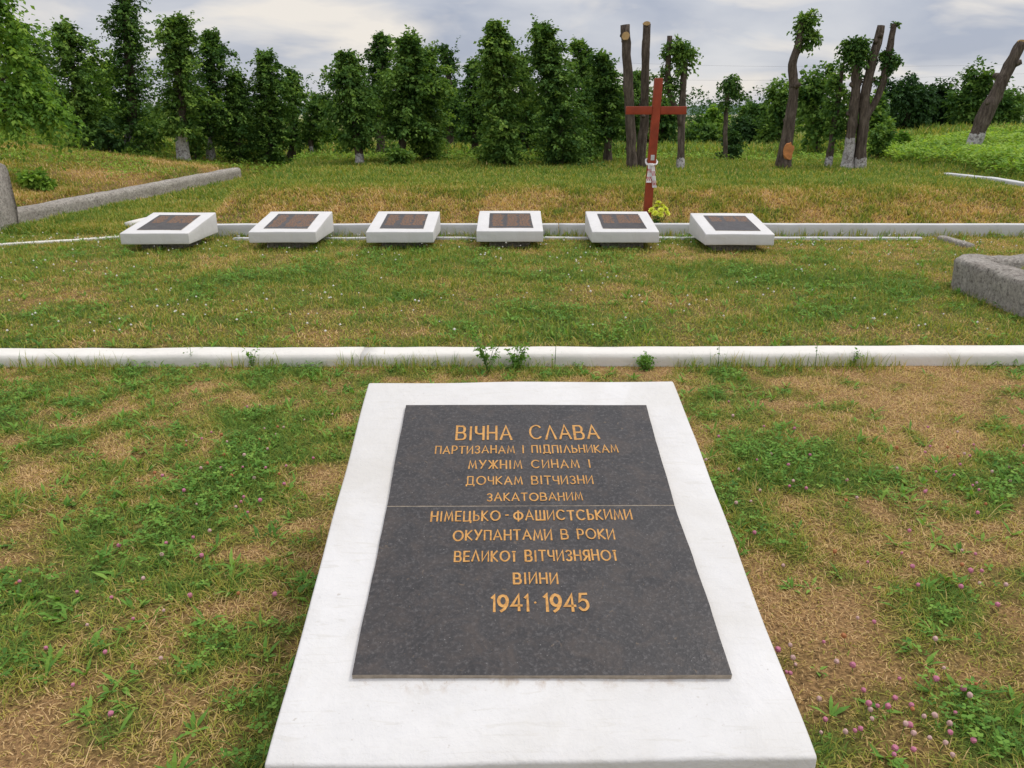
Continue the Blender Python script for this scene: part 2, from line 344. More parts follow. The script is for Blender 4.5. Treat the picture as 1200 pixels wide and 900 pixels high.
# ------------------------------------------------------------------ ground
def steps(*seg):
    o = [seg[0][0]]
    for a, b, s in seg: o += list(np.linspace(a, b, max(2, int(round(abs(b - a) / s)) + 1))[1:])
    return np.array(o)
gx = steps((-700, -60, 80), (-60, -20, 5), (-20, -9, .4), (-9, -5, .14), (-5, 5, .08), (5, 9.5, .14), (9.5, 20, .4), (20, 60, 5), (60, 700, 80))
gy = steps((-60, -4, 4), (-4, .5, .3), (.5, 4.9, .07), (4.9, 5.2, .025), (5.2, 10.2, .1), (10.2, 10.7, .04), (10.7, 13, .08), (13, 24, .2), (24, 60, 1.5), (60, 200, 20), (200, 1500, 100))
X, Y = np.meshgrid(gx, gy); Z = tz(X, Y); gr = green(X, Y)
soil = np.zeros_like(X)
for px, py, rx, ry in [(245, 252, .45, .5), (262, 262, .4, .3), (70, 225, .5, .45)]:
    p = G(px, py); soil = np.maximum(soil, np.exp(-((X - p[0]) / rx) ** 2 - ((Y - p[1]) / ry) ** 2) * (.55 + .9 * fbm(X * 3, Y * 3, 77)))
for px, py, rx in [(520, 183, 1.3), (600, 184, .8), (455, 182, 1.0), (840, 184, .7), (1050, 183, .6)]:
    p = G(px, py + 2); soil = np.maximum(soil, np.exp(-((X - p[0]) / rx) ** 2 - ((Y - p[1] - 1.2) / .8) ** 2))
nx, ny = len(gx), len(gy); i = np.arange(ny - 1)[:, None] * nx; j = np.arange(nx - 1)[None]
F = np.stack([i + j, i + j + 1, i + nx + j + 1, i + nx + j], -1).reshape(-1, 4)
o = npmesh('ground', np.stack([X, Y, Z], -1).reshape(-1, 3), F, M_GROUND, None, {'green': gr.ravel(), 'soil': np.clip(soil, 0, 1).ravel()}, True)
tag(o, 'lawn ground with dry straw and green patches, stepping up behind white kerbs', 'ground', kind='structure')
# far wooded hills
def ridge(name, y0, hfun, mat, thick, label):
    xs = np.linspace(-900, 900, 240); V = []; ds = [0, .15, .4, .7, 1]; hs = [0, .55, .9, 1, 0]
    for a, b in zip(ds, hs): V.append(np.stack([xs, np.full_like(xs, y0 + a * thick), -3 + b * (hfun(xs) + 3) + (b > 0) * 2.2 * (vn(xs * .12, a * 9 + xs * 0, 3) - .5)], 1))
    n = len(xs); V = np.concatenate(V); i = np.arange(4)[:, None] * n; j = np.arange(n - 1)[None]
    tag(npmesh(name, V, np.stack([i + j, i + j + 1, i + n + j + 1, i + n + j], -1).reshape(-1, 4), mat, smooth=True), label, 'hill', kind='structure')
ridge('hills', 900, lambda x: 9 + 7 * np.exp(-((x - 600) / 140) ** 2) + 6 * vn(x * .01, 0 * x, 4), M_HILL, 300, 'low blue-green wooded hill on the far horizon')
ridge('field', 300, lambda x: 1.4 + 0 * x, M_WHEAT, 200, 'pale distant field beyond the trees')

# ------------------------------------------------------------------ kerbs and walls
def wedge_bm(w, l, z0f, z0b, z1f, z1b, bev=.012, cuts=(10, 10, 2), amp=.003, seed=0):
    """block with front z0f..z1f at y=0 and back z0b..z1b at y=l, subdivided, slightly uneven, edges rounded"""
    bm = bmesh.new(); nx, ny, nz = cuts; vs = {}
    def v(i, j, k):
        if (i, j, k) not in vs:
            a, b, c = i / nx, j / ny, k / nz
            zl = z0f + (z0b - z0f) * b; zh = z1f + (z1b - z1f) * b
            p = Vector((-w / 2 + w * a, l * b, zl + (zh - zl) * c))
            q = mnoise.noise_vector(p * 3.1 + Vector((seed * 7.3, 1.1, 2.2))) * amp
            vs[(i, j, k)] = bm.verts.new(p + q)
        return vs[(i, j, k)]
    for i in range(nx):
        for j in range(ny):
            for k in (0, nz): bm.faces.new([v(i, j, k), v(i + 1, j, k), v(i + 1, j + 1, k), v(i, j + 1, k)])
    for i in range(nx):
        for k in range(nz):
            for j in (0, ny): bm.faces.new([v(i, j, k), v(i + 1, j, k), v(i + 1, j, k + 1), v(i, j, k + 1)])
    for j in range(ny):
        for k in range(nz):
            for i in (0, nx): bm.faces.new([v(i, j, k), v(i, j + 1, k), v(i, j + 1, k + 1), v(i, j, k + 1)])
    bmesh.ops.recalc_face_normals(bm, faces=bm.faces)
    ed = [e for e in bm.edges if e.calc_face_angle(0) > .6]
    bmesh.ops.bevel(bm, geom=ed, offset=bev, segments=3, affect='EDGES', profile=.5)
    for f in bm.faces: f.smooth = True
    return bm
def sweep(path, w, h, mat, name, label, cat, group=None, amp=.01, seed=0, round_=.03, zb=None, sink=.06, fine=.12):
    """a long low block following a path; section with rounded shoulders, uneven surface, closed ends"""
    path = np.asarray(path, float); L = np.sum(np.linalg.norm(np.diff(path, axis=0), axis=1)); n = max(4, int(L / fine))
    d = np.concatenate([[0], np.cumsum(np.linalg.norm(np.diff(path, axis=0), axis=1))]); t = np.linspace(0, d[-1], n)
    P = np.stack([np.interp(t, d, path[:, k]) for k in range(2)], 1)
    T = np.gradient(P, axis=0); T /= np.linalg.norm(T, axis=1)[:, None]; N = np.stack([-T[:, 1], T[:, 0]], 1)
    c = P.mean(0); z0 = tz(P[:, 0], P[:, 1]) if zb is None else np.interp(t, np.linspace(0, d[-1], len(zb)), zb)
    r = round_; sink = max(sink, .2 if mat is M_STONE and h > .1 else 0)
    sec = np.array([(-w / 2, -sink), (-w / 2, (h - r) * .33), (-w / 2, (h - r) * .66), (-w / 2, h - r), (-w / 2 + r * .3, h - r * .3), (-w / 2 + r, h), (-w * .15, h), (w * .15, h), (w / 2 - r, h), (w / 2 - r * .3, h - r * .3), (w / 2, h - r), (w / 2, (h - r) * .66), (w / 2, (h - r) * .33), (w / 2, -sink)])
    k = len(sec); endk = np.ones(n)
    V = np.zeros((n, k, 3)); V[..., 0] = P[:, None, 0] + N[:, None, 0] * sec[None, :, 0]; V[..., 1] = P[:, None, 1] + N[:, None, 1] * sec[None, :, 0]
    V[..., 2] = z0[:, None] + sec[None, :, 1]
    V = V.reshape(-1, 3)
    for q in range(len(V)):
        p = Vector(V[q]); V[q] += np.array(mnoise.noise_vector(p * 2.3 + Vector((seed, 0, 0)))) * amp + np.array(mnoise.noise_vector(p * 7.1 + Vector((seed, 3, 0)))) * amp * .45 + np.array(mnoise.noise_vector(p * 21 + Vector((seed, 3, 0)))) * amp * .3
    i = np.arange(n - 1)[:, None] * k; j = np.arange(k - 1)[None]
    F = np.stack([i + j, i + j + 1, i + k + j + 1, i + k + j], -1).reshape(-1, 4)
    loc = np.array([c[0], c[1], float(z0.mean())])
    o = npmesh(name, V - loc, [F, np.arange(k)[None, ::-1], (np.arange(k) + (n - 1) * k)[None]], mat, None, None, True, loc)
    return tag(o, label, cat, group)
GK = 'white kerbs of the memorial lawn'
jx = aty(425, 420, 5.0)[0]
sweep([(-6.5, k1y(-6.5) + .06), (jx - .004, k1y(jx) + .06)], .20, .088, M_KERB, 'kerb', 'white kerb across the lawn behind the large slab, left of its dark joint', 'kerb', GK, .005, 1, .032, zb=[-.012, 0], sink=.1)
sweep([(jx + .004, k1y(jx) + .06), (6.6, k1y(6.6) + .06)], .20, .088, M_KERB, 'kerb', 'white kerb across the lawn behind the large slab, right of its dark joint', 'kerb', GK, .005, 2, .032, zb=[0, .012], sink=.1)
def k2path(a, b): xs = np.linspace(a, b, 14); return np.stack([xs, k2y(xs) + .06], 1)
sweep(k2path(-4.25, .62), .12, .15, M_KERB2, 'kerb', 'tall pale kerb behind the left four small slabs at the foot of the bank', 'kerb', GK, .004, 3, .012, zb=[.085, .085])
sweep(k2path(.63, 9.0), .12, .15, M_KERB2, 'kerb', 'tall pale kerb behind the right two small slabs, below the cross', 'kerb', GK, .004, 4, .012, zb=[.085, .085])
xs = np.linspace(-3.6, 5.3, 10)
sweep(np.stack([xs, k2y(xs) - .28], 1), .07, .035, M_KERB2, 'edging', 'thin low white edging in the grass just in front of the tall kerb', 'edging', None, .004, 5, .01)
a, b = G(1103, 281), G(1136, 291)
sweep([a[:2], b[:2]], .12, .055, M_STONE, 'edging', 'short slanting pale edging stone in the grass near the right rough wall', 'edging', None, .006, 6, .02)
a, b = G(-160, 279.5), G(140, 279.5)
sweep([a[:2], b[:2]], .10, .03, M_KERB, 'edging', 'thin white edging flush in the grass left of the leftmost small slab', 'edging', None, .004, 7, .01)
a, b = G(152, 269), G(178, 262)
sweep([a[:2], b[:2]], .12, .10, M_KERB, 'kerb', 'short pale kerb stub behind the leftmost small slab', 'kerb', None, .006, 8, .02)
a, b = G(1108, 206.5), G(1215, 220)
sweep([a[:2], b[:2]], .16, .06, M_KERB2, 'edging', 'white edging on the upper lawn at the foot of the weedy right bank', 'edging', None, .006, 9, .015)
GW = 'rough grey stone walls'
ys = np.linspace(11.1, 17.9, 16)
sweep(np.stack([xwl(ys) + .06, ys], 1), .27, .19, M_STONE, 'stone_wall', 'long low rough stone wall running back along the foot of the left bank', 'wall', GW, .009, 10, .07, zb=list(.1 + .026 * (ys - 10.3)), fine=.06)
sweep([(-9.2, 10.75), (-7.0, 10.75)], .55, .86, M_STONE, 'stone_wall', 'tall rough grey stone wall end at the left edge of the photo', 'wall', GW, .03, 11, .1, zb=[.12, .12], fine=.05)
sweep([(8.2, 7.14), (5.2, 7.14), (4.32, 7.12), (4.23, 7.02), (4.22, 6.2), (4.26, 5.25)], .3, .27, M_STONE, 'stone_wall', 'rough grey stone retaining wall with rounded corner on the right of the lawn', 'wall', GW, .026, 12, .045, zb=[.09] * 6, fine=.04)

# ------------------------------------------------------------------ lettering (single-stroke alphabet, drawn as thick ribbons)
def arc(cx, cy, rx, ry, a0, a1, n=14): a = np.radians(np.linspace(a0, a1, n)); return [(cx + rx * math.cos(t), cy + ry * math.sin(t)) for t in a]
def bowl(x0, y0, y1, w): r = (y1 - y0) / 2; return [(x0, y1)] + arc(x0 + w - r, (y0 + y1) / 2, r, r, 90, -90, 10) + [(x0, y0)]
GL = {
 'В': (.72, [[(0, 0), (0, 1)], bowl(0, .5, 1, .64), bowl(0, 0, .5, .72)]),
 'І': (.14, [[(.07, 0), (.07, 1)]]),
 'Ї': (.34, [[(.17, 0), (.17, .78)], [(.06, .95), (.07, .95)], [(.27, .95), (.28, .95)]]),
 'Ч': (.62, [[(0, 1), (0, .64), (.04, .52), (.14, .45), (.28, .43), (.62, .43)], [(.62, 1), (.62, 0)]]),
 'Н': (.70, [[(0, 0), (0, 1)], [(.7, 0), (.7, 1)], [(0, .5), (.7, .5)]]),
 'А': (.86, [[(0, 0), (.43, 1), (.86, 0)], [(.17, .33), (.69, .33)]]),
 'Л': (.80, [[(0, 0), (.4, 1), (.8, 0)]]),
 'С': (.92, [arc(.5, .5, .5, .5, 48, 312, 22)]),
 'П': (.70, [[(0, 0), (0, 1), (.7, 1), (.7, 0)]]),
 'Р': (.62, [[(0, 0), (0, 1)], bowl(0, .4, 1, .62)]),
 'Т': (.70, [[(0, 1), (.7, 1)], [(.35, 1), (.35, 0)]]),
 'И': (.72, [[(0, 1), (0, 0), (.72, 1), (.72, 0)]]),
 'Й': (.72, [[(0, 1), (0, 0), (.72, 1), (.72, 0)]]),
 'З': (.60, [arc(.3, .75, .28, .25, 150, -90, 12), arc(.3, .25, .3, .25, 90, -150, 12)]),
 'М': (.90, [[(0, 0), (.14, 1), (.45, .15), (.76, 1), (.9, 0)]]),
 'У': (.74, [[(0, 1), (.4, .38)], [(.74, 1), (.18, 0)]]),
 'Ж': (1.0, [[(.5, 0), (.5, 1)], [(0, 1), (.42, .5), (0, 0)], [(1, 1), (.58, .5), (1, 0)]]),
 'К': (.66, [[(0, 0), (0, 1)], [(.62, 1), (.08, .5), (.66, 0)]]),
 'Д': (.90, [[(.0, -.16), (.0, 0), (.9, 0), (.9, -.16)], [(.14, 0), (.14, 1), (.76, 1), (.76, 0)]]),
 'О': (1.04, [arc(.52, .5, .52, .5, 0, 360, 28)]),
 'Ц': (.80, [[(0, 1), (0, 0), (.8, 0), (.8, -.16)], [(.68, 1), (.68, 0)]]),
 'Ь': (.58, [[(0, 1), (0, 0)], bowl(0, 0, .55, .58)]),
 'Ф': (1.0, [[(.5, -.04), (.5, 1.04)], arc(.5, .5, .5, .38, 0, 360, 24)]),
 'Ш': (.96, [[(0, 1), (0, 0), (.96, 0), (.96, 1)], [(.48, 0), (.48, 1)]]),
 'Я': (.62, [[(.62, 0), (.62, 1)], [(.62, 1)] + arc(.3, .7, .3, .3, 90, 270, 10) + [(.62, .4)], [(.36, .4), (0, 0)]]),
 'Е': (.56, [[(.56, 1), (0, 1), (0, 0), (.56, 0)], [(0, .5), (.5, .5)]]),
 '1': (.16, [[(0, .86), (.16, 1), (.16, 0)]]),
 '9': (.66, [arc(.33, .66, .33, .34, 0, 360, 20), [(.66, .66), (.60, .36), (.42, .12), (.2, 0)]]),
 '4': (.72, [[(.54, 0), (.54, 1), (0, .3), (.72, .3)]]),
 '5': (.64, [[(.58, 1), (.14, 1), (.06, .56)] + arc(.3, .32, .34, .32, 115, -140, 14)]),
 '-': (.22, [[(0, .5), (.22, .5)]]), '·': (.08, [[(0, .5), (.01, .5)]]), ' ': (.5, []),
}
def ribbon(pts, th):
    p = np.asarray(pts, float); kp = np.concatenate([[True], np.linalg.norm(np.diff(p, axis=0), axis=1) > 1e-5]); p = p[kp]; closed = np.allclose(p[0], p[-1]); k = len(p)
    d = np.diff(p, axis=0); d /= np.linalg.norm(d, axis=1)[:, None] + 1e-9; nn = np.stack([-d[:, 1], d[:, 0]], 1)
    N = np.zeros((k, 2)); N[0] = nn[0]; N[-1] = nn[-1]
    for q in range(1, k - 1):
        b = nn[q - 1] + nn[q]; b /= np.linalg.norm(b) + 1e-9; N[q] = b / max(.45, float(b @ nn[q]))
    if closed: b = nn[0] + nn[-1]; b /= np.linalg.norm(b); N[0] = N[-1] = b
    else: p = p.copy(); p[0] -= d[0] * th * .45; p[-1] += d[-1] * th * .45
    return np.concatenate([p + N * th / 2, p - N * th / 2]), np.stack([np.arange(k - 1), np.arange(1, k), np.arange(1, k) + k, np.arange(k - 1) + k], 1)
def write(acc, text, x0, x1, v0, h, z, th=.13, gap=.30, word=.55):
    """one line of text from x0 to x1, baseline v0, cap height h"""
    wid = 0; pos = []
    for ch in text:
        pos.append(wid); wid += (word if ch == ' ' else GL[ch][0] + gap)
    wid -= gap; sx = (x1 - x0 - th * h) / wid; k = 0
    for ch, p in zip(text, pos):
        jy = U(-.03, .03); js = U(.97, 1.03)
        for st in GL[ch][1]:
            q = np.array([(x0 + th * h / 2 + (p + a) * sx, v0 + h * (b * js + jy) + U(-.012, .012) * h) for a, b in st])
            if np.allclose(st[0], st[-1]): q[-1] = q[0]
            V, F = ribbon(q, th * h * U(.88, 1.15)); k += 1
            acc.add(np.concatenate([V, np.full((len(V), 1), z + .00025 * (k % 8))], 1), F)

# ------------------------------------------------------------------ the large slab
TILT = R(12.3); LH = 1.5853 * math.cos(TILT); TT = math.tan(TILT)
slab = thing('memorial_slab', 'large white slab in the foreground with dark granite plaque and gold lettering', 'memorial', (.0667, 1.302, 0), None, R(1.1))
bmobj('concrete_block', wedge_bm(1.2, LH, .09, .16, .275, .275 + LH * TT, .008, (24, 30, 4), .005, 1), M_SLAB, slab)
bmobj('plinth', wedge_bm(.9, LH - .4, -.06, -.06, .098, .13, .01, (6, 6, 1), .003, 2), m_white('plinth_concrete', (.45, .44, .42), 1.5), slab, loc=(0, .2, 0))
def panel_bm(pts, th, bev=.002):
    bm = bmesh.new(); a = [bm.verts.new((x, y, -.004)) for x, y in pts]; b = [bm.verts.new((x, y, th)) for x, y in pts]; n = len(pts)
    bm.faces.new(b); bm.faces.new(a[::-1])
    for i in range(n): bm.faces.new([a[i], a[(i + 1) % n], b[(i + 1) % n], b[i]])
    for f in bm.faces:
        f.material_index = 0 if abs(f.normal.z) > .5 else 1
    bm.normal_update()
    for f in bm.faces: f.material_index = 0 if abs(f.normal.z) > .5 else 1
    return bm
def wob(a, b, n, amp, seed):
    t = np.linspace(0, 1, n)[:-1]; a = np.array(a); b = np.array(b); d = b - a; N = np.array([-d[1], d[0]]) / np.linalg.norm(d)
    return [tuple(a + d * q + N * amp * (2 * float(fbm(q * 4 + seed, seed * 1.7, 3)) - 1) * math.sin(math.pi * min(1, max(0, q)))) for q in t]
def plq(corners, seed, amp):
    o = []
    for i in range(4): o += wob(corners[i], corners[(i + 1) % 4], 18, amp[i], seed + i)
    return o
def tilted(o, v=0): o.rotation_euler = (TILT, 0, 0); o.location = (0, 0, .275); return o
TH = .013
up = tilted(bmobj('granite_panel', panel_bm(plq([(-.4355, .835), (.4507, .8275), (.4584, 1.3907), (-.4334, 1.402)], 3, (.001, .006, .004, .006)), TH), [M_GRANITE, M_SAWN], slab))
lo = tilted(bmobj('granite_panel', panel_bm(plq([(-.4462, .2204), (.4658, .2061), (.4507, .8235), (-.4353, .831)], 9, (.004, .006, .001, .006)), TH), [M_GRANITE, M_SAWN], slab))
fil = tilted(bmobj('seam_mortar', panel_bm([(-.435, .8285), (.4505, .821), (.4505, .8300), (-.435, .8375)], TH - .0012), M_SAWN, slab))
z = TH + .0004
def line(panel, *args):
    for t_ in args:
        A = Acc() if t_ is args[0] else A
        write(A, *t_)
    A.build('inscription', M_GOLD, panel)
line(up, ('ВІЧНА  СЛАВА', -.2415, .262, 1.179, .079, z, .10, .36, .6))
line(up, ('ПАРТИЗАНАМ І ПІДПІЛЬНИКАМ', -.307, .316, 1.1, .0405, z, .115, .36, .8))
line(up, ('МУЖНІМ СИНАМ І', -.192, .2135, 1.016, .0415, z, .115, .4, .85))
line(up, ('ДОЧКАМ ВІТЧИЗНИ', -.197, .2125, .933, .0395, z, .115, .36, .85))
line(up, ('ЗАКАТОВАНИМ', -.130, .171, .853, .036, z, .125, .36))
line(lo, ('НІМЕЦЬКО - ФАШИСТСЬКИМИ', -.298, .312, .763, .042, z, .125, .38, .35))
line(lo, ('ОКУПАНТАМИ В РОКИ', -.227, .248, .679, .040, z, .125, .36, .8))
line(lo, ('ВЕЛИКОЇ ВІТЧИЗНЯНОЇ', -.220, .244, .593, .039, z, .135, .38, .8))
line(lo, ('ВІЙНИ', -.0545, .070, .507, .038, z, .15, .4))
line(lo, ('1941', -.115, -.013, .4125, .053, z, .15, .34), ('·', .0, .009, .4115, .057, z, .1), ('1945', .0245, .146, .4105, .054, z, .15, .34))


# ------------------------------------------------------------------ six small slabs
GS = 'row of six small white slabs with dark name plaques'
W8, L8 = .80, .98; T8 = math.atan2(.125, L8)
NM = M_WHITE
spec = [(-4.195, 9.07, .9, 'leftmost white slab of the row, standing off alone beside the kerb end', .5), (-2.728, 9.19, .5, 'second white slab from the left in the row, below the bank', .9), (-1.334, 9.19, .2, 'third white slab from the left in the row', .8),
        (-.026, 9.255, 0, 'fourth white slab in the row, seen square on with ragged plaque edge', 1.0), (1.349, 9.19, -.3, 'fifth white slab, just left of the yellow bouquet and cross', .6), (2.656, 9.005, -1.2, 'rightmost white slab of the row with the plainest dark plaque', .25)]
for q, (x, y, a, lab, wear) in enumerate(spec):
    zg = float(tz(x, y + .3)); t = thing('memorial_slab', lab, 'memorial', (x, y, zg), GS, R(a))
    zb = .165 - zg
    bmobj('concrete_block', wedge_bm(W8, L8, zb, zb + .0, zb + .13, zb + .13 + .125, .009, (10, 12, 3), .003, 20 + q), M_WHITE, t)
    bmobj('plinth', wedge_bm(.5, L8 - .4, -.1, -.1, zb + .003, zb + .003, .006, (3, 3, 1), .003, 30 + q), M_STONE, t, loc=(0, .18, 0))
    k = .006 if q == 3 else .002
    p = bmobj('granite_panel', panel_bm(plq([(-.255, .14), (.27 if q != 3 else .285, .135), (.26, .83), (-.26, .84)], 40 + q, (k, k, k, k)), .006), [M_GRANITE, M_SAWN], t)
    p.rotation_euler = (T8, 0, 0); p.location = (0, 0, zb + .13)
    for c0 in (-.225, -.04, .11):
        A = Acc(); v0 = .76
        for row in range(17):
            if row / 17 > wear + .05 and row > 6: break
            xx = c0 + U(0, .02)
            while xx < c0 + .12:
                l = U(.012, .05); h = .017
                A.add([(xx, v0, .0068), (xx + l, v0, .0068), (xx + l, v0 + h, .0068), (xx, v0 + h, .0068)], np.array([[0, 1, 2, 3]])); xx += l + U(.006, .012)
            v0 -= .034
        A.build('inscription', M_FADED, p)

# ------------------------------------------------------------------ cross, towel, bouquet
cb = np.array([1.87, 10.84]); cz = float(tz(*cb))
cr = thing('wooden_cross', 'tall red-brown wooden cross standing behind the kerb', 'cross', (cb[0], cb[1], cz), None)
H = 2.06 - cz; ln = .055
bm = wedge_bm(.106, .095, -.2, -.2, H, H, .006, (1, 1, 6), .002, 50)
for v in bm.verts: v.co.x += ln * v.co.z / H
bmobj('post', bm, M_RED, cr, loc=(0, -.05, 0))
zz = H - .40
bm = wedge_bm(.345, .08, zz - .051, zz - .051, zz + .051, zz + .051, .005, (2, 1, 1), .002, 51); xo = ln * zz / H
bmobj('crossbar', bm, M_RED, cr, loc=(xo - .055 - .345 / 2, -.045, 0))
bm = wedge_bm(.345, .08, zz - .051, zz - .051, zz + .051, zz + .051, .005, (2, 1, 1), .002, 52)
bmobj('crossbar', bm, M_RED, cr, loc=(xo + .055 + .345 / 2, -.045, 0))
zp = H - 1.0; bmobj('name_plate', wedge_bm(.05, .006, zp - .035, zp - .035, zp + .035, zp + .035, .002, (1, 1, 1), 0, 53), M_PLATE, cr, loc=(ln * zp / H, -.058, 0))
# embroidered towel knotted round the post
zt = cz + H - 1.09
tw = thing('embroidered_towel', 'white towel with red embroidery knotted round the red cross', 'towel', (cb[0] + .022, cb[1], zt))
def strip(path, w, th, mat, name, parent, wav=.012, seed=0):
    P = np.asarray(path, float); n = len(P); m = 7; V = []
    for sgn in (0, 1):
        for i in range(n):
            for j in range(m):
                u = j / (m - 1) - .5; f = wav * math.sin(u * 17 + seed + i * .35) * (i / (n - 1) * .7 + .3)
                V.append((P[i, 0] + u * w * (.75 + .25 * i / (n - 1)), P[i, 1] - f - sgn * th, P[i, 2]))
    F = []; mi = []
    for s in (0, 1):
        for i in range(n - 1):
            for j in range(m - 1):
                a = s * n * m + i * m + j; q = [a, a + 1, a + m + 1, a + m]; F.append(q if s else q[::-1]); mi.append(1 if (i * 5 // n in (1, 3) and j % 2 == i % 2) else 0)
    e = n * m
    for i in range(n - 1):
        for j, fl in ((0, 0), (m - 1, 1)):
            a = i * m + j; q = [a, a + m, a + m + e, a + e]; F.append(q if fl else q[::-1]); mi.append(0)
    for j in range(m - 1):
        a = (n - 1) * m + j; F.append([a, a + 1, a + 1 + e, a + e]); mi.append(0)
    return npmesh(name, V, np.array(F), mat, parent, None, True, None, mi)
TM = [M_TOWEL, M_EMB]
strip([(-.03 + .006 * math.sin(i * .5), -.085 - .004 * i / 9, -.0 - .026 * i) for i in range(10)], .075, .006, TM, 'hanging_end', tw, .012, 0)
strip([(.008 + .004 * i, -.098 - .003 * i / 9, -.02 - .031 * i) for i in range(10)], .06, .006, TM, 'hanging_end', tw, .010, 2)
loop = [(.074 * math.cos(a), .066 * math.sin(a), .03 + .035 * math.sin(a) + .008 * math.sin(3 * a)) for a in np.linspace(0, 2 * math.pi, 25)]
V, Fs = tube(loop, .014, 8, .5, 3); npmesh('loop', V, Fs, M_TOWEL, tw, None, True)
V, Fs = tube([(-.035, -.088, .0), (-.01, -.098, -.006), (.02, -.098, -.012)], [.014, .026, .016], 8, .3, 5); npmesh('knot', V, Fs, M_TOWEL, tw, None, True)
# yellow bouquet
bp = np.array([1.985, 10.62]); bz = float(tz(*bp))
bo = thing('bouquet', 'bunch of yellow flowers with green leaves at the foot of the red cross', 'flowers', (bp[0], bp[1], bz))
heads = [(-.09, -.02, .30), (-.02, .02, .345), (.03, -.04, .30), (.09, -.01, .315), (.06, .05, .34), (-.05, -.06, .265), (.0, .03, .39), (.11, -.05, .26), (.02, -.07, .245)]
A = Acc(); L = Acc()
for hx, hy, hz in heads:
    V, Fs = tube([(hx * .1, hy * .1, -.02), (hx * .5, hy * .5, hz * .55), (hx, hy, hz)], .004, 5); A.add(V, Fs)
A.build('stem', M_STEM, bo)
for _ in range(70):
    a = U(0, 6.28); h = U(.03, .24); r = U(.02, .07); d = np.array([math.cos(a), math.sin(a), U(-.4, .5)]); p = np.array([r * .3 * math.cos(a), r * .3 * math.sin(a), h]); s = np.cross(d, [0, 0, 1]); s /= np.linalg.norm(s); l = U(.06, .11)
    L.add([p, p + d * l * .5 + s * l * .28, p + d * l, p + d * l * .5 - s * l * .28], np.array([[0, 1, 2], [0, 2, 3]]), U(.2, 1))
L.build('leaf', M_CLOVER, bo)
for hx, hy, hz in heads:
    A = Acc(); dirn = np.array([hx, hy - .03, .12]); dirn /= np.linalg.norm(dirn); s = np.cross(dirn, [0, 1, 0]); s /= np.linalg.norm(s); t_ = np.cross(dirn, s)
    for ring, (n, el_, l) in enumerate([(9, .15, .056), (8, .6, .05), (6, 1.1, .04)]):
        for i in range(n):
            a = 6.283 * i / n + ring * .4 + U(-.1, .1); o_ = (s * math.cos(a) + t_ * math.sin(a)); d = o_ * math.cos(el_) + dirn * math.sin(el_); q = np.cross(d, dirn); q /= np.linalg.norm(q) + 1e-9
            p = np.array([hx, hy, hz]); A.add([p, p + d * l * .6 + q * l * .32, p + d * l + dirn * .006, p + d * l * .6 - q * l * .32], np.array([[0, 1, 2], [0, 2, 3]]))
    A.build('flower_head', M_YEL, bo)

# ------------------------------------------------------------------ trees
def norm(a): return a / (np.linalg.norm(a, axis=-1, keepdims=True) + 1e-9)
def shoots(P0, D0, Ln, m, ls, droop=.6, t0=.5, seed=0, start=.2, tv=.5):
    """leafy shoots: n starts, directions, lengths; m folded leaves along each"""
    n = len(P0); u = np.linspace(start, 1, m)[None, :, None]; Ln = Ln[:, None, None]
    c = P0[:, None] + D0[:, None] * Ln * u + np.array([0, 0, -1.])[None, None] * droop * Ln * u ** 2 * .5
    tan = norm(D0[:, None] + np.array([0, 0, -1.]) * droop * u)
    side = norm(np.cross(tan, np.array([0, 0, 1.]) + RNG.normal(0, .25, (n, m, 3)))) * np.where(np.arange(m) % 2, 1., -1.)[None, :, None]
    d = norm(tan * .75 + side * .7 + np.array([0, 0, -.25]) + RNG.normal(0, .35, (n, m, 3)))
    w_ = norm(np.cross(d, np.array([0, 0, 1.]) + RNG.normal(0, .45, (n, m, 3)))); nn = np.cross(w_, d)
    l = (ls * RNG.uniform(.65, 1.3, (n, m, 1))); c = c + RNG.normal(0, ls * .3, c.shape)
    V = np.stack([c, c + d * l * .48 + w_ * l * .36 + nn * l * .1, c + d * l - nn * l * .12, c + d * l * .48 - w_ * l * .36 + nn * l * .1], 2).reshape(-1, 3)
    k = np.arange(n * m)[:, None] * 4; F = np.concatenate([k + [0, 1, 2], k + [0, 2, 3]])
    t = np.clip(t0 + tv * 1.3 * (RNG.random((n, 1)) - .5) + .3 * (RNG.random((n, m)) - .5), 0, 1)
    return V, F, np.repeat(t.ravel(), 4)
def px3(base, pts):   # measured outline points at this tree's own distance -> local metres
    return np.array([aty(a, b, base[1])[[0, 2]] - base[[0, 2]] for a, b in pts])
def trunk_obj(root, base, pts, wpx, mat, name='trunk', n=26, rough=.16, seed=0, bend=0):
    q = px3(base, pts); s = base[1] / FPX; P = resample(np.stack([q[:, 0], np.zeros(len(q)), q[:, 1]], 1), n)
    P[:, 1] += bend * np.sin(np.linspace(0, 3.1, n)) * .1
    P[0, 2] -= .12
    r = np.interp(np.linspace(0, 1, n), np.linspace(0, 1, len(wpx)), wpx) * s / 2
    r = r * (1 + .35 * np.exp(-np.linspace(0, 1, n) * 22))
    V, Fs = tube(P, r, 12, rough, seed)
    o = npmesh(name, V, Fs, mat, root, None, True)
    return o, P
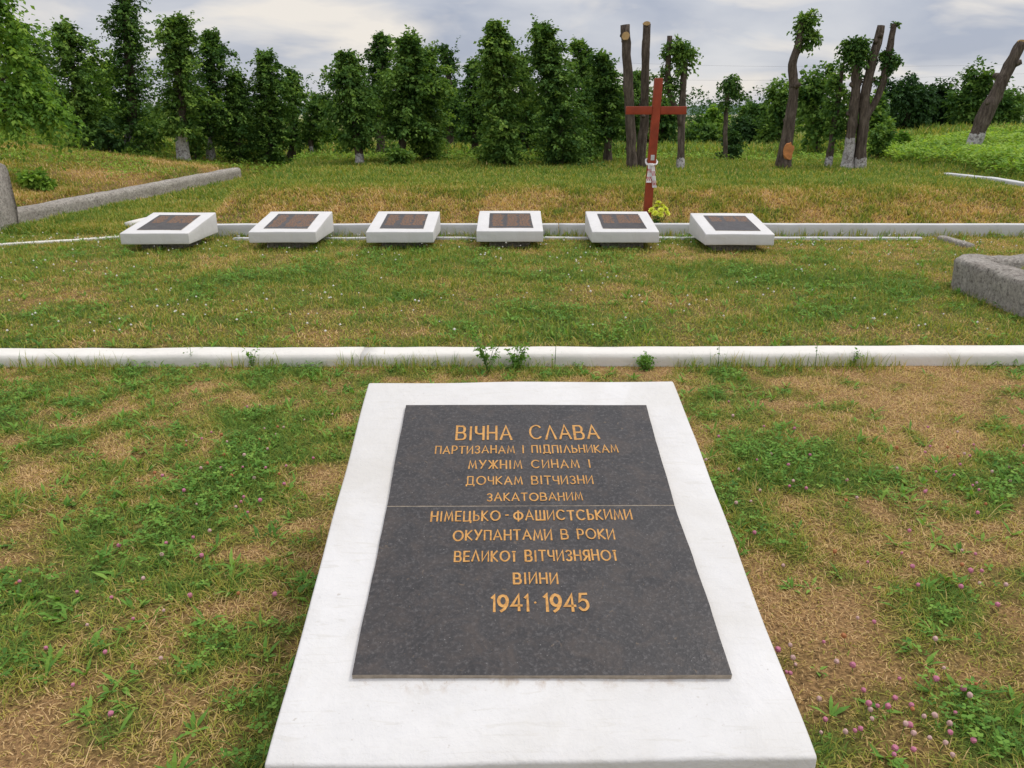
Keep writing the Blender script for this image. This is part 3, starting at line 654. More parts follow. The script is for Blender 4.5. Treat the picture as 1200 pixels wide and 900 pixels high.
def column(bx, by, axis, wid, label, leaf=None, n=230, m=17, bark=None, tw=9, t0=.5, low=None, up_=1.0, droop=.75, group='pollarded linden trees', ls=.074, hang=0, name='linden_tree', far=0):
    """a pollarded tree whose shoots sprout all the way up its trunk; axis and widths measured at its own distance"""
    base = G(bx, by); n = int(n * 1.6); m += 4; t0 += .01 + U(-.12, .12); ls = ls * U(.9, 1.15)
    if far: r = ray(bx, by); base = CP + r * ((base[1] + far) / r[1]); base[2] = float(tz(base[0], base[1]))
    root = thing(name, label, 'tree', base, group)
    wid = [w0 * f for w0, f in zip(wid, np.linspace(1.12, .78, len(wid)))]; q = px3(base, axis); s = base[1] / FPX
    tpts = [(bx, by)] + [p for p in axis if p[1] < by - 8]; tpts[-1] = (tpts[-1][0], tpts[-1][1] + 10)
    trunk_obj(root, base, tpts, [tw, tw * .8, tw * .55], bark or M_BARKW, seed=int(bx), rough=.2)
    k = len(axis); h = RNG.random(n); h = np.where(RNG.random(n) < .12, h ** .3, h) * .96
    tt = np.linspace(0, 1, k); X = np.interp(h, tt, q[:, 0]); Zc = np.interp(h, tt, q[:, 1]); Rr = np.interp(h, tt, np.array(wid)) * s / 2 * .84
    a = U(0, 2 * math.pi, n); irr = (.45 + .95 * vn(h * 9 + bx, a * 1.3, int(bx) % 50)) * np.where(RNG.random(n) < .2, 1.5, .88)
    e = np.where(h > .87, U(.7, 1.45, n), U(.15, up_, n)); D = np.stack([np.cos(a) * np.cos(e), np.sin(a) * np.cos(e), np.sin(e)], 1)
    Ln = Rr * irr * U(.75, 1.25, n) / np.cos(e * .8)
    P0 = np.stack([X + .03 * np.cos(a), .03 * np.sin(a), Zc - .25 * Ln * np.sin(e)], 1)
    V, F, T = shoots(P0, D, Ln, m, ls, droop, t0, start=.22)
    # a few longer boughs break the outline
    nb, per = int(RNG.integers(5, 10)), 14; hb = np.sort(RNG.random(nb)); ab = U(0, 6.283, nb); Rb = np.interp(hb, tt, np.array(wid)) * s / 2; bz = U(-.25, .55, nb); Pb = []; Db = []; Lb = []
    for i in range(nb):
        c0 = np.array([np.interp(hb[i], tt, q[:, 0]), 0, np.interp(hb[i], tt, q[:, 1])]); dd = norm(np.array([math.cos(ab[i]), math.sin(ab[i]), bz[i]])); L_ = Rb[i] * U(.95, 1.55)
        f = U(.35, 1, per); Pb.append(c0 + dd * (L_ * f)[:, None] + np.array([0, 0, -.12])[None] * (f ** 2)[:, None]); Db.append(norm(dd * .7 + RNG.normal(0, .5, (per, 3)) + [0, 0, .1])); Lb.append(U(.10, .24, per))
    VB, FB, TB = shoots(np.concatenate(Pb), np.concatenate(Db), np.concatenate(Lb), 9, ls, .7, t0 + U(-.1, .15))
    V, F, T = np.concatenate([V, VB]), np.concatenate([F, FB + len(V)]), np.concatenate([T, TB])
    # short inner sprouts hide the stem
    n2 = int(n * .75); h2 = RNG.random(n2); a2 = U(0, 6.28, n2); P2 = np.stack([np.interp(h2, tt, q[:, 0]), 0 * h2, np.interp(h2, tt, q[:, 1])], 1)
    D2 = np.stack([np.cos(a2) * .8, np.sin(a2) * .8, U(-.2, .8, n2)], 1); R2 = np.interp(h2, tt, np.array(wid)) * s * .27
    V2, F2, T2 = shoots(P2, D2, R2, 10, ls * .95, .5, t0 - .06)
    npmesh('crown', np.concatenate([V, V2]), np.concatenate([F, F2 + len(V)]), leaf or M_LEAF, root, {'t': np.concatenate([T, T2])})
    return root, base, s
def bushy(name, bx, by, cx, cy, rx, ry, label, cat, leaf, n=260, m=10, ls=.11, group=None, far=0, t0=.45, trunk=6, zmin=None, lobes=7, ry3=None):
    """a rounded tree or shrub: several leafy lobes on a forked stem"""
    base = G(bx, by) if by > 150 else None
    r = ray(bx, by); base = CP + r * ((base[1] + far) / r[1]); base[2] = float(tz(base[0], base[1]))
    root = thing(name, label, cat, base, group); s = base[1] / FPX
    c = px3(base, [(cx, cy)])[0]; RX, RZ = rx * s, ry * s; RY = ry3 or RX * .9
    tr = Acc(); top = np.array([c[0] * .6, 0, max(.3, c[1] * .55)])
    V, Fs = tube(resample([(0, 0, -.15), top * .5, top], 8), np.linspace(trunk, trunk * .6, 8) * s / 2, 8, .2, int(bx)); tr.add(V, Fs)
    C = []
    for i in range(lobes):
        a = 6.283 * i / lobes * 1.0 + U(-.4, .4); z_ = U(-.75, .62); rr = math.sqrt(max(.05, 1 - z_ * z_)) * U(.4, .68)
        p = np.array([c[0] + RX * rr * math.cos(a), RY * rr * math.sin(a), c[1] + RZ * z_]); C.append(p)
        V, Fs = tube(resample([top * .8, (top + p) / 2 + [0, 0, .05], p], 7), np.linspace(trunk * .4, trunk * .12, 7) * s / 2, 6, .1, i); tr.add(V, Fs)
    C.append(np.array([c[0] + U(-.2, .2) * RX, 0, c[1] + RZ * .62])); C.append(np.array([c[0], 0, c[1]]))
    tr.build('trunk', M_BARK, root, True)
    C = np.array(C); w_ = U(.7, 1.3, len(C)); k = RNG.choice(len(C), n, p=w_ / w_.sum()); D = norm(RNG.normal(0, 1, (n, 3)) + [0, 0, .35])
    lobe_r = U(.36, .62, len(C)); lobe_t = U(-.16, .16, len(C))
    Ln = np.stack([RX, RY, RZ] * D, 0) if False else np.linalg.norm(D * [RX, RY, RZ], axis=1) * lobe_r[k] * U(.55, 1.25, n)
    V, F, T = shoots(C[k] + D * Ln[:, None] * .1, D, Ln, m, ls, .55, t0, start=.3)
    T = np.clip(T + np.repeat(lobe_t[k], m * 4), 0, 1)
    if zmin is not None or True:
        V[:, 2] = np.maximum(V[:, 2], -.02 + 0 * V[:, 2])
    npmesh('crown', V, F, leaf, root, {'t': T}); return root
LB = lambda s: s
# --- left group on the bank
column(104, 176, [(100, 172), (94, 130), (86, 90), (80, 55), (76, 30)], [30, 70, 78, 60, 28], 'dark pollarded linden with short white trunk, leftmost of the group on the bank', n=260, bark=M_BARKW2, tw=10)
column(152, 176, [(155, 172), (155, 130), (152, 80), (148, 30), (144, -22)], [52, 76, 66, 56, 34], 'tallest pollarded linden, its top leaving the upper edge of the photo', n=330, bark=M_BARKW2, tw=12, t0=.38)
column(215, 189, [(212, 158), (212, 120), (210, 85), (208, 50), (206, 22)], [46, 64, 66, 56, 30], 'pollarded linden with thick whitewashed forked trunk', n=260, bark=M_BARKW2, tw=13, t0=.38)
column(247, 188, [(246, 170), (248, 130), (250, 95), (249, 62), (246, 40)], [40, 62, 62, 52, 26], 'pollarded linden just right of the thick forked white trunk', n=240, bark=M_BARKW2, tw=9, t0=.36)
column(281, 190, [(280, 186), (279, 150), (277, 115), (274, 84)], [50, 60, 44, 22], 'shorter bushy linden between two taller pollards', n=220, bark=M_BARK, t0=.45)
column(317, 192, [(318, 190), (317, 150), (314, 105), (311, 62)], [42, 58, 58, 26], 'pollarded linden leafy to the ground beside the end of the long low wall', n=290, bark=M_BARK, t0=.4)
column(340, 188, [(344, 170), (343, 140), (343, 105), (342, 80)], [26, 32, 30, 16], 'ragged pollarded linden with drooping shoots behind the leafy one', n=120, bark=M_BARK, t0=.36, droop=1.3)
column(366, 185, [(364, 165), (368, 145), (374, 125), (372, 116)], [22, 34, 30, 14], 'small pollard with a white foot standing alone in the gap', n=90, bark=M_BARKW, tw=6, far=1.5)
# --- middle group
column(422, 192, [(420, 172), (414, 130), (408, 95), (404, 62)], [48, 66, 58, 30], 'pollarded linden with shoots drooping to its left', n=220, bark=M_BARKW, t0=.36, droop=1.2)
column(446, 186, [(446, 150), (446, 110), (446, 70), (446, 42)], [30, 44, 46, 26], 'dark pollard top rising behind two broad lindens', n=150, bark=M_BARK, t0=.28, far=2)
column(469, 190, [(472, 160), (476, 130), (480, 90), (481, 42)], [60, 84, 66, 34], 'broad bushy linden with bare lower trunk in the middle of the group', n=340, bark=M_BARK, tw=10, t0=.45)
column(500, 188, [(500, 182), (504, 150), (504, 110), (500, 58)], [52, 66, 56, 30], 'bright green broad linden right of the bare lower trunk', n=280, bark=M_BARK, t0=.62)
column(527, 184, [(527, 165), (527, 130), (526, 95), (522, 52)], [20, 26, 34, 30], 'thin dark far pollard with spiky top between two leafy lindens', n=110, bark=M_BARK, tw=10, t0=.25, far=4)
column(557, 187, [(557, 165), (557, 130), (556, 100), (555, 72)], [22, 44, 50, 24], 'dim pollard with pale bare lower trunk left of the tall central column', n=140, bark=M_BARK, tw=8, t0=.34, far=2)
column(589, 194, [(590, 192), (588, 150), (585, 105), (582, 62), (580, 28)], [48, 62, 58, 52, 32], 'tall narrow leafy linden column at the centre of the photo', n=370, bark=M_BARK, t0=.46)
column(616, 188, [(616, 180), (614, 140), (612, 100), (610, 66)], [40, 52, 46, 24], 'pollard half hidden behind the tall central column', n=170, bark=M_BARK, t0=.4, far=2.5)
column(655, 194, [(660, 190), (658, 150), (650, 105), (642, 68), (633, 30)], [86, 88, 60, 50, 34], 'wide leafy linden with narrow tip bending left', n=430, bark=M_BARK, t0=.46)
column(686, 190, [(690, 180), (690, 140), (686, 100), (676, 48)], [44, 60, 54, 26], 'linden with a stub top just behind the bent wide one', n=220, bark=M_BARK, t0=.45, far=1.5)
column(712, 190, [(712, 160), (712, 130), (710, 100), (705, 64)], [40, 54, 50, 22], 'pollard with dark bare feet left of the two bare poles', n=190, bark=M_BARK, t0=.42)
column(736, 188, [(740, 160), (744, 130), (748, 105), (744, 88)], [30, 50, 46, 22], 'low leafy pollard behind the two bare poles', n=130, bark=M_BARK, t0=.34, far=3)
# --- bare pollard poles and the right group
GB = 'bare pollard trunks'
def bare(bx, by, label, bark, stems, group=GB):
    base = G(bx, by); root = thing('pollard_trunk', label, 'tree', base, group); tops = []
    for k, (pts, wd) in enumerate(stems):
        o, P = trunk_obj(root, base, pts, wd, bark, seed=int(bx) + k, rough=.2); tops.append(P)
        for _ in range(3 if k == 0 else 2):
            i = int(RNG.integers(6, 25)); a = U(0, 6.283); r0 = wd[0] * base[1] / FPX / 2; d = np.array([math.cos(a), math.sin(a), .35]); V, Fs = tube([P[i], P[i] + d * r0 * .9, P[i] + d * r0 * U(1.05, 1.35)], [r0 * .6, r0 * .38, r0 * .26], 8, .3, i); npmesh('stub', V, Fs, bark, root, None, True)
    return root, base, base[1] / FPX
def puff(root, base, pts, n, m=12, ls=.066, L=.32, t0=.5, leaf=None, droop=.7):
    s = base[1] / FPX; Vs = []; Fs = []; Ts = []; k = 0
    for px, py, r in pts:
        c = px3(base, [(px, py)])[0]; nn = max(6, int(1.7 * n * r * r / sum(a[2] ** 2 for a in pts)))
        D = norm(RNG.normal(0, 1, (nn, 3)) + [0, 0, .3]); Ln = r * s * U(.6, 1.2, nn); P0 = np.array([c[0], 0, c[1]]) + D * Ln[:, None] * .12
        V, F, T = shoots(P0, D, Ln, m, ls, droop, t0); Vs.append(V); Fs.append(F + k); Ts.append(T); k += len(V)
    return npmesh('crown', np.concatenate(Vs), np.concatenate(Fs), leaf or M_LEAF, root, {'t': np.concatenate(Ts)})
def disc(root, base, px, py, r, mat, name, yo=-.1, sq=1.):
    c = px3(base, [(px, py)])[0]; s = base[1] / FPX; V, Fs = tube([(c[0], yo + .03, c[1]), (c[0], yo, c[1])], r * s, 22, .35 if mat is M_WOUND else .15, int(px)); V[:, 2] = c[1] + (V[:, 2] - c[1]) * sq
    return npmesh(name, V, Fs, mat, root, None, False)
r_, b_, s_ = bare(741, 197, 'bare limbless pollard pole with a pale sawn knot near its top', M_BARK, [([(741, 197), (738, 140), (735, 80), (733, 29)], [11, 10.5, 10.5, 10])])
disc(r_, b_, 732, 43, 4, M_CUT, 'sawn_knot', -.17); 
r_, b_, s_ = bare(751, 196, 'bare limbless pollard pole slanting right, behind the red cross', M_BARK, [([(750, 196), (755, 140), (756, 80), (758, 28)], [11, 10, 9, 7.5])])
disc(r_, b_, 757, 28, 4, M_CUT, 'sawn_top', -.1, .5)
r_, b_, s_ = bare(797, 198, 'slim pollard with white foot and two leafy heads right of the cross', M_BARKW, [([(797, 198), (799, 140), (801, 95), (802, 72)], [8, 7.5, 7, 6]), ([(798, 140), (782, 105), (783, 70), (785, 42)], [5, 6, 6, 5])], 'pollards with leafy tufts')
puff(r_, b_, [(801, 66, 15), (792, 56, 13), (804, 58, 13), (782, 62, 8), (786, 100, 14), (800, 80, 9), (780, 84, 8)], 150)
r_, b_, s_ = bare(850, 188, 'small far pollard with a leafy tuft bending right over the gap', M_BARK, [([(850, 188), (850, 150), (851, 125), (854, 98)], [5, 5, 4.5, 4])], 'pollards with leafy tufts')
puff(r_, b_, [(852, 102, 9), (857, 94, 9), (864, 104, 8), (870, 112, 5), (850, 122, 7)], 80, t0=.3, droop=1.2)
r_, b_, s_ = bare(917, 197, 'leaning bent pollard with an orange wound at its foot and leafy tip', M_BARK, [([(917, 197), (922, 165), (928, 125), (931, 98), (927, 76), (934, 60), (938, 45), (939, 26)], [15, 13, 12, 11, 9.5, 9, 8, 6])])
disc(r_, b_, 921, 176, 5.5, M_WOUND, 'bark_wound', -.17, 1.7)
puff(r_, b_, [(944, 26, 12), (950, 20, 8), (950, 46, 10), (941, 52, 7), (956, 40, 6), (941, 34, 8)], 90, t0=.55)
r_, b_, s_ = bare(970, 196, 'thin dark broken pollard with white foot and sparse leaves', M_BARKW, [([(970, 196), (975, 165), (980, 130), (988, 74)], [8, 7, 6, 3.5])], 'pollards with leafy tufts')
puff(r_, b_, [(979, 100, 10), (986, 118, 16), (972, 128, 10), (990, 140, 18), (978, 95, 7), (982, 150, 14)], 130, t0=.4)
r_, b_, s_ = bare(992, 198, 'pollard with a round leafy ball on top and flaking whitewash', M_BARKW2, [([(992, 198), (997, 160), (1003, 110), (1003, 76)], [13, 11, 10, 9]), ([(1004, 105), (1009, 92)], [6, 5])], 'pollards with leafy tufts')
puff(r_, b_, [(1003, 60, 15), (997, 54, 11), (1009, 54, 11), (1003, 70, 12), (1012, 62, 8), (995, 62, 7)], 170, t0=.3)
r_, b_, s_ = bare(1007, 198, 'forked bare pollard with two tall sawn stems and white foot', M_BARKW, [([(1007, 198), (1011, 150), (1014, 110), (1024, 65), (1033, 30)], [12, 11, 10.5, 9.5, 8]), ([(1013, 140), (1026, 120), (1036, 92), (1042, 60), (1048, 28)], [7, 7, 7.5, 7, 5.5]), ([(1017, 100), (1024, 93)], [5, 4])])
puff(r_, b_, [(1042, 66, 9), (1048, 72, 6), (1036, 68, 6), (1041, 80, 6), (1028, 94, 4), (1050, 30, 3)], 60, ls=.07, t0=.25)
r_, b_, s_ = bare(1137, 178, 'thick bare pollard trunk leaning right over the weedy bank', m_bark('limewashed_bark_patchy', .40), [([(1137, 178), (1150, 145), (1172, 100), (1197, 50)], [17, 15.5, 13, 10.5])])
disc(r_, b_, 1196, 49, 4, M_CUT, 'sawn_top', -.05, .5)
# --- low leafy trees and shrubs behind
GT = 'leafy trees behind the pollards'
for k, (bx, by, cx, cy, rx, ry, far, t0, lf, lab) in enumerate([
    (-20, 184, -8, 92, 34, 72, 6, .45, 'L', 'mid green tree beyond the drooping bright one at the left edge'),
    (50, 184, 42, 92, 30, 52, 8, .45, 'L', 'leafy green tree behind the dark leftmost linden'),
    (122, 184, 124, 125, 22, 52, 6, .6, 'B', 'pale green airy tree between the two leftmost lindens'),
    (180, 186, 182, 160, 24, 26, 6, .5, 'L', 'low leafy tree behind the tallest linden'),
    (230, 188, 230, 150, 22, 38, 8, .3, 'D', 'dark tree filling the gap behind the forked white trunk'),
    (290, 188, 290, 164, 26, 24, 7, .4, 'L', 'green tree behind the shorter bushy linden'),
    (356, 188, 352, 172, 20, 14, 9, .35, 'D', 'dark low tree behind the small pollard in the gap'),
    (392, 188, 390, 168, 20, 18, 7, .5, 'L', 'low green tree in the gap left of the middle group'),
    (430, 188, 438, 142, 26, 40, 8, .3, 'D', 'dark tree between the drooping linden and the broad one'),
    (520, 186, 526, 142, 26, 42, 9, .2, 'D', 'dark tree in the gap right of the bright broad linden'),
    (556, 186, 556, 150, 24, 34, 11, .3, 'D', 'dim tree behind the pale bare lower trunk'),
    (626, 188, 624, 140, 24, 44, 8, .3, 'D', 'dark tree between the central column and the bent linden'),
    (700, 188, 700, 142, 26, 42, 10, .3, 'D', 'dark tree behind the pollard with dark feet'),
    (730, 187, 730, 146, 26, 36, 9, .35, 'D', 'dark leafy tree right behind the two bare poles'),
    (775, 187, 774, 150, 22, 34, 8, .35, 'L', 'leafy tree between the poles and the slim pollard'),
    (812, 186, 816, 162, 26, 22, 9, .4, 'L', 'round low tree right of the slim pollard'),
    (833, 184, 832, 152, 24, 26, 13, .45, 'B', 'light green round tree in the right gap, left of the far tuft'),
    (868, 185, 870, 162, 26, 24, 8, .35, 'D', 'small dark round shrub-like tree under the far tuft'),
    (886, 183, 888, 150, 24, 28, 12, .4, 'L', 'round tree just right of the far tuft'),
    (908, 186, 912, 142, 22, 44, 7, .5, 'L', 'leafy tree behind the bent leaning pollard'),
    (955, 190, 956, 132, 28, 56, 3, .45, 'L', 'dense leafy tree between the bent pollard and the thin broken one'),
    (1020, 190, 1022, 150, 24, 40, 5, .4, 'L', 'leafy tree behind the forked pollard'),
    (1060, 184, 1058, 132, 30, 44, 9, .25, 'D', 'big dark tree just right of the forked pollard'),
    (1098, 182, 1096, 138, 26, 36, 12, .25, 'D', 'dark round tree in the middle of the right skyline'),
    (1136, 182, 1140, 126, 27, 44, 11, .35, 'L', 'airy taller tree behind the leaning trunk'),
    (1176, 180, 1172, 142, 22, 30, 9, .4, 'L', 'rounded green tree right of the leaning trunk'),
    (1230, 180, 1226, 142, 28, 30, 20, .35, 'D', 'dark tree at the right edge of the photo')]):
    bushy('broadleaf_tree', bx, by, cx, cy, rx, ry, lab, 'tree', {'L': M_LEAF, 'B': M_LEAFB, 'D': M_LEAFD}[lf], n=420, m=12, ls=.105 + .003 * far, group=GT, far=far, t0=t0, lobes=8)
for bx, by, cx, cy, rx, ry, lf, lab in [(465, 194, 465, 184, 17, 13, M_LEAF, 'low leafy shrub at the foot of the broad linden with bare trunk'), (43, 222, 43, 211, 20, 8, M_LEAFB, 'small bright green shrub on the left bank above the low wall'), (1057, 172, 1057, 163, 12, 8, M_LEAFB, 'small yellow-green shrub under the big dark tree on the right'),
                                (560, 191, 572, 176, 14, 14, M_LEAF, 'shrub beside the foot of the tall central column'), (858, 187, 857, 172, 16, 17, M_LEAFD, 'dark shrub at the foot of the small far pollard'), (230, 190, 228, 172, 13, 18, M_LEAF, 'suckering shrub beside the thick white trunk'), (176, 183, 170, 165, 20, 18, M_LEAF, 'leafy shrub at the foot of the tallest linden'), (128, 180, 126, 160, 16, 22, M_LEAFD, 'dark shrub right of the leftmost white trunk'), (1030, 184, 1032, 165, 14, 18, M_LEAF, 'low shrub right of the forked pollard')]:
    bushy('shrub', bx, by, cx, cy, rx, ry, lab, 'shrub', lf, n=110, m=9, ls=.09, t0=.5, trunk=3, lobes=5, far=0)
# bright tree hanging in from the left
base = np.array([-9.6, 13.6, 0]); base[2] = float(tz(base[0], base[1]))
root = thing('broadleaf_tree', 'bright green tree drooping its branches into the left edge of the photo', 'tree', base, GT)
tr = Acc(); Cs = []
V, Fs = tube(resample([(0, 0, -.2), (.05, 0, .6), (0, .05, 1.5)], 10), np.linspace(.16, .1, 10), 10, .15, 4); tr.add(V, Fs)
for px, py, yo in [(20, 100, 0), (45, 112, .2), (10, 60, .1), (-20, 30, 0), (-40, 90, -.3), (20, 130, -.2), (-10, 120, -.3), (60, 128, 0), (-5, 5, .3), (15, 30, .5), (-50, 40, .3), (-90, 70, 0), (30, 80, .6), (-70, 120, -.2), (-30, -20, .2), (-80, 10, .1)]:
    c = aty(px, py, base[1] + yo) - base; Cs.append(c)
    V, Fs = tube(resample([(0, .02, .9 + .4 * U(0, 1)), c * .5 + [0, 0, .5], c], 9), np.linspace(.05, .012, 9), 6, .1, 2); tr.add(V, Fs)
tr.build('trunk', M_BARK, root, True)
Cs = np.array(Cs); k = RNG.integers(0, len(Cs), 620); D = norm(RNG.normal(0, 1, (620, 3)) + [.5, -.2, .2]); Ln = U(.3, .75, 620)
V, F, T = shoots(Cs[k] - D * .1, D, Ln, 14, .085, 1.0, .30, tv=.75); npmesh('crown', V, F, M_LEAFB, root, {'t': T})
# far woodland mass
V = []; F = []; T = []; k = 0
n = 12000; x = U(-110, 110, n); y = U(48, 85, n); hmax = 1.0 + 2.6 * fbm(x * .09, y * .05, 61)
zb = tz(x, y); P0 = np.stack([x, y, zb + hmax * RNG.random(n) ** .6], 1); D = norm(RNG.normal(0, 1, (n, 3)) + [0, 0, .5])
V, F, T = shoots(P0, D, U(.6, 1.3, n), 10, .2, .5, .4)
tag(npmesh('woodland', V, F, M_LEAFD, None, {'t': T}), 'far dark wood behind all the trees', 'woodland', kind='stuff')
# overhead wires, far right
for k, (a, b) in enumerate([((560, 66), (1260, 74)), ((560, 88), (1260, 84))]):
    A_, B_ = aty(a[0], a[1], 70), aty(b[0], b[1], 62); n = 24; tt = np.linspace(0, 1, n)[:, None]; P = A_ + (B_ - A_) * tt; P[:, 2] -= .5 * np.sin(tt[:, 0] * math.pi)
    V, Fs = tube(P - A_, .005, 5); tag(npmesh('overhead_wire', V, Fs, M_WIRE, None, None, True, A_), ['upper thin wire crossing the sky far behind the trees', 'lower thin wire crossing the sky far behind the trees'][k], 'wire')

# ------------------------------------------------------------------ grass
def inview(x, y, m=.8): return np.abs(x) < (.70 * y + m)
BOX = []   # footprints kept free of grass (x0,x1,y0,y1)
BOX.append((.0667 - .47, .0667 + .47, 1.48, 2.66))
for x, y, *_ in spec: BOX.append((x - .26, x + .26, y + .16, y + .82))
def free(x, y):
    ok = np.ones(len(x), bool)
    for a, b, c, d in BOX: ok &= ~((x > a) & (x < b) & (y > c) & (y < d))
    ok &= ~((y > k1y(x) - .03) & (y < k1y(x) + .15)); k = k2y(x); ok &= ~((y > k - .01) & (y < k + .13) & (x > -4.3))
    ok &= ~((np.abs(x - xwl(y) - .06) < .2) & (y > 11) & (y < 18)); ok &= ~((x > 4.2) & (x < 4.52) & (y > 5.2) & (y < 7.3)); ok &= ~((x > 4.2) & (np.abs(y - 7.12) < .18)); ok &= ~((np.abs(x - 8.12) < .22) & (y > 11.5) & (y < 15.2)); ok &= ~((x < -7.05) & (np.abs(y - 10.75) < .3))
    return ok
def scatter(n, x0, x1, y0, y1, margin=1.5):
    x = U(x0, x1, n); y = U(y0, y1, n); k = inview(x, y, margin) & free(x, y); return x[k], y[k]
def blades(x, y, ln, wd, lean, t, curl=.8, h0=0):
    n = len(x); z = tz(x, y) - .004 + h0; a = U(0, 6.283, n); le = np.clip(RNG.normal(lean, .28, n), .05, 1.5)
    d = np.stack([np.cos(a), np.sin(a), np.zeros(n)], 1); a2 = a + 1.5708 + U(-.5, .5, n); s = np.stack([np.cos(a2), np.sin(a2), np.zeros(n)], 1) * (wd / 2)[:, None]
    b = np.stack([x, y, z], 1); up = np.array([0, 0, 1.])[None]
    m = b + (d * np.sin(le)[:, None] + up * np.cos(le)[:, None]) * (ln * .55)[:, None]
    l2 = np.minimum(le + curl * U(.2, 1, n), 1.75); e = m + (d * np.sin(l2)[:, None] + up * np.cos(l2)[:, None]) * (ln * .45)[:, None]
    V = np.stack([b - s, b + s, m - s * .8, m + s * .8, e], 1).reshape(-1, 3); k = np.arange(n)[:, None] * 5
    return V, [k + [0, 1, 3, 2], k + [2, 3, 4]], np.repeat(np.clip(t, 0, 1), 5)
def lawn(name, label, zones):
    A = Acc()
    for (n, x0, x1, y0, y1, l0, l1, w0, w1, lean, flt) in zones:
        x, y = scatter(n, x0, x1, y0, y1); g = green(x, y); k = flt(g, x, y); x, y, g = x[k], y[k], g[k]; n_ = len(x)
        t = g * .95 + .04 + RNG.normal(0, .25, n_)
        V, Fs, T = blades(x, y, U(l0, l1, n_) * (.7 + .5 * np.clip(g, 0, 1)) * (.45 + 1.1 * fbm(x * 2.6, y * 2.6, 71, 3)), U(w0, w1, n_), lean, t); A.add(V, Fs, T)
    o = A.build(name, M_BLADE); tag(o, label, 'grass', kind='stuff')
allg = lambda g, x, y: np.ones(len(g), bool)
lawn('near_grass', 'short patchy dry and green grass round the large slab', [
    (140000, -5.2, 5.2, .2, 4.97, .02, .05, .0025, .0042, .75, lambda g, x, y: fbm(x * 4, y * 4, 66) > .44),
    (540000, -5.2, 5.2, .2, 4.97, .022, .065, .0022, .0044, 1.15, lambda g, x, y: RNG.random(len(g)) < .55 + .45 * g),
    (75000, -5.2, 5.2, .2, 4.97, .03, .075, .002, .0032, .55, lambda g, x, y: g > .5),
    (2600, -5.2, 5.2, .2, 4.97, .10, .24, .0018, .0032, 1.3, allg),
    (75000, -5.2, 5.2, .2, 4.97, .04, .11, .0014, .0024, 1.35, lambda g, x, y: g < .5)])
lawn('middle_grass', 'short olive grass between the two white kerbs', [
    (275000, -9.2, 9.2, 5.08, 10.45, .025, .06, .005, .009, .8, allg), (50000, -8.6, 8.6, 5.08, 10.3, .05, .10, .004, .007, .5, lambda g, x, y: g > .6)])
lawn('upper_grass', 'grass on the dry bank and the upper lawn', [
    (150000, -9, 10, 10.45, 13.5, .05, .12, .009, .016, .7, allg), (190000, -15, 16, 12.5, 21.5, .04, .11, .012, .022, .6, allg), (60000, -22, 24, 21, 32, .12, .3, .03, .05, .5, allg)])
# clover and broad-leaved ground cover
def clover(acc, x, y, r, h, t):
    n = len(x); z = tz(x, y) + h; a0 = U(0, 6.283, n); tl = RNG.normal(0, .3, (n, 2))
    c = np.stack([x, y, z], 1)
    for q in range(3):
        a = a0 + q * 2.094 + U(-.15, .15, n); d = np.stack([np.cos(a), np.sin(a), .15 + tl[:, 0] * np.cos(a) + tl[:, 1] * np.sin(a)], 1); s = np.stack([-np.sin(a), np.cos(a), U(-.25, .25, n)], 1)
        R_ = r[:, None]
        V = np.stack([c, c + d * R_ * .5 + s * R_ * .36, c + d * R_ * .93 + s * R_ * .3, c + d * R_ * 1.0, c + d * R_ * .93 - s * R_ * .3, c + d * R_ * .5 - s * R_ * .36], 1).reshape(-1, 3)
        k = np.arange(n)[:, None] * 6; acc.add(V, [k + [0, 1, 2, 3], k + [0, 3, 4, 5]], np.repeat(t, 6))
def strap(acc, x, y, ln, wd, lean, t):     # broad weed leaves
    V, Fs, T = blades(x, y, ln, wd, lean, t, .5); k = np.arange(len(x))[:, None] * 5
    V = V.reshape(-1, 5, 3); mid = (V[:, 2] + V[:, 3]) / 2; V[:, 2] = mid + (V[:, 2] - mid) * 2.6; V[:, 3] = mid + (V[:, 3] - mid) * 2.6; b = (V[:, 0] + V[:, 1]) / 2; V[:, 0] = b + (V[:, 0] - b) * .4; V[:, 1] = b + (V[:, 1] - b) * .4
    acc.add(V.reshape(-1, 3), Fs, T)
A = Acc()
x, y = scatter(95000, -5, 5, .3, 4.97); g = green(x, y) + .25 * (fbm(x * 6, y * 6, 91) - .5); k = RNG.random(len(g)) < np.clip((g - .46) * 2.2, 0, 1) * (.12 + .88 * sst(.46, .6, fbm(x * 5.5, y * 5.5, 95, 3))); x, y, g = x[k], y[k], g[k]
clover(A, x, y, U(.007, .017, len(x)), U(.010, .045, len(x)) * (.5 + g * .7), np.clip(RNG.normal(.5, .25, len(x)), 0, 1))
x, y = scatter(2600, -4.4, 4.4, .8, 4.97); g = green(x, y); k = g > .12 + .4 * RNG.random(len(g)); x, y = x[k], y[k]; q = RNG.integers(4, 8, len(x))
xr, yr = np.repeat(x, q), np.repeat(y, q); strap(A, xr, yr, U(.04, .09, len(xr)), U(.005, .008, len(xr)), 1.05, np.clip(RNG.normal(.55, .25, len(xr)), 0, 1))
tag(A.build('near_clover', M_CLOVER), 'clover and broad-leaved weeds in green patches round the large slab', 'clover', kind='stuff')
A = Acc()
x, y = scatter(80000, -8.4, 8.4, 5.1, 10.3); g = green(x, y) + .3 * (fbm(x * 4, y * 4, 92) - .5); k = RNG.random(len(g)) < np.clip((g - .58) * 1.7, 0, 1) * (.1 + .9 * sst(.45, .6, fbm(x * 3, y * 3, 96, 3))); x, y = x[k], y[k]
clover(A, x, y, U(.014, .026, len(x)), U(.02, .06, len(x)), np.clip(RNG.normal(.5, .25, len(x)), 0, 1))
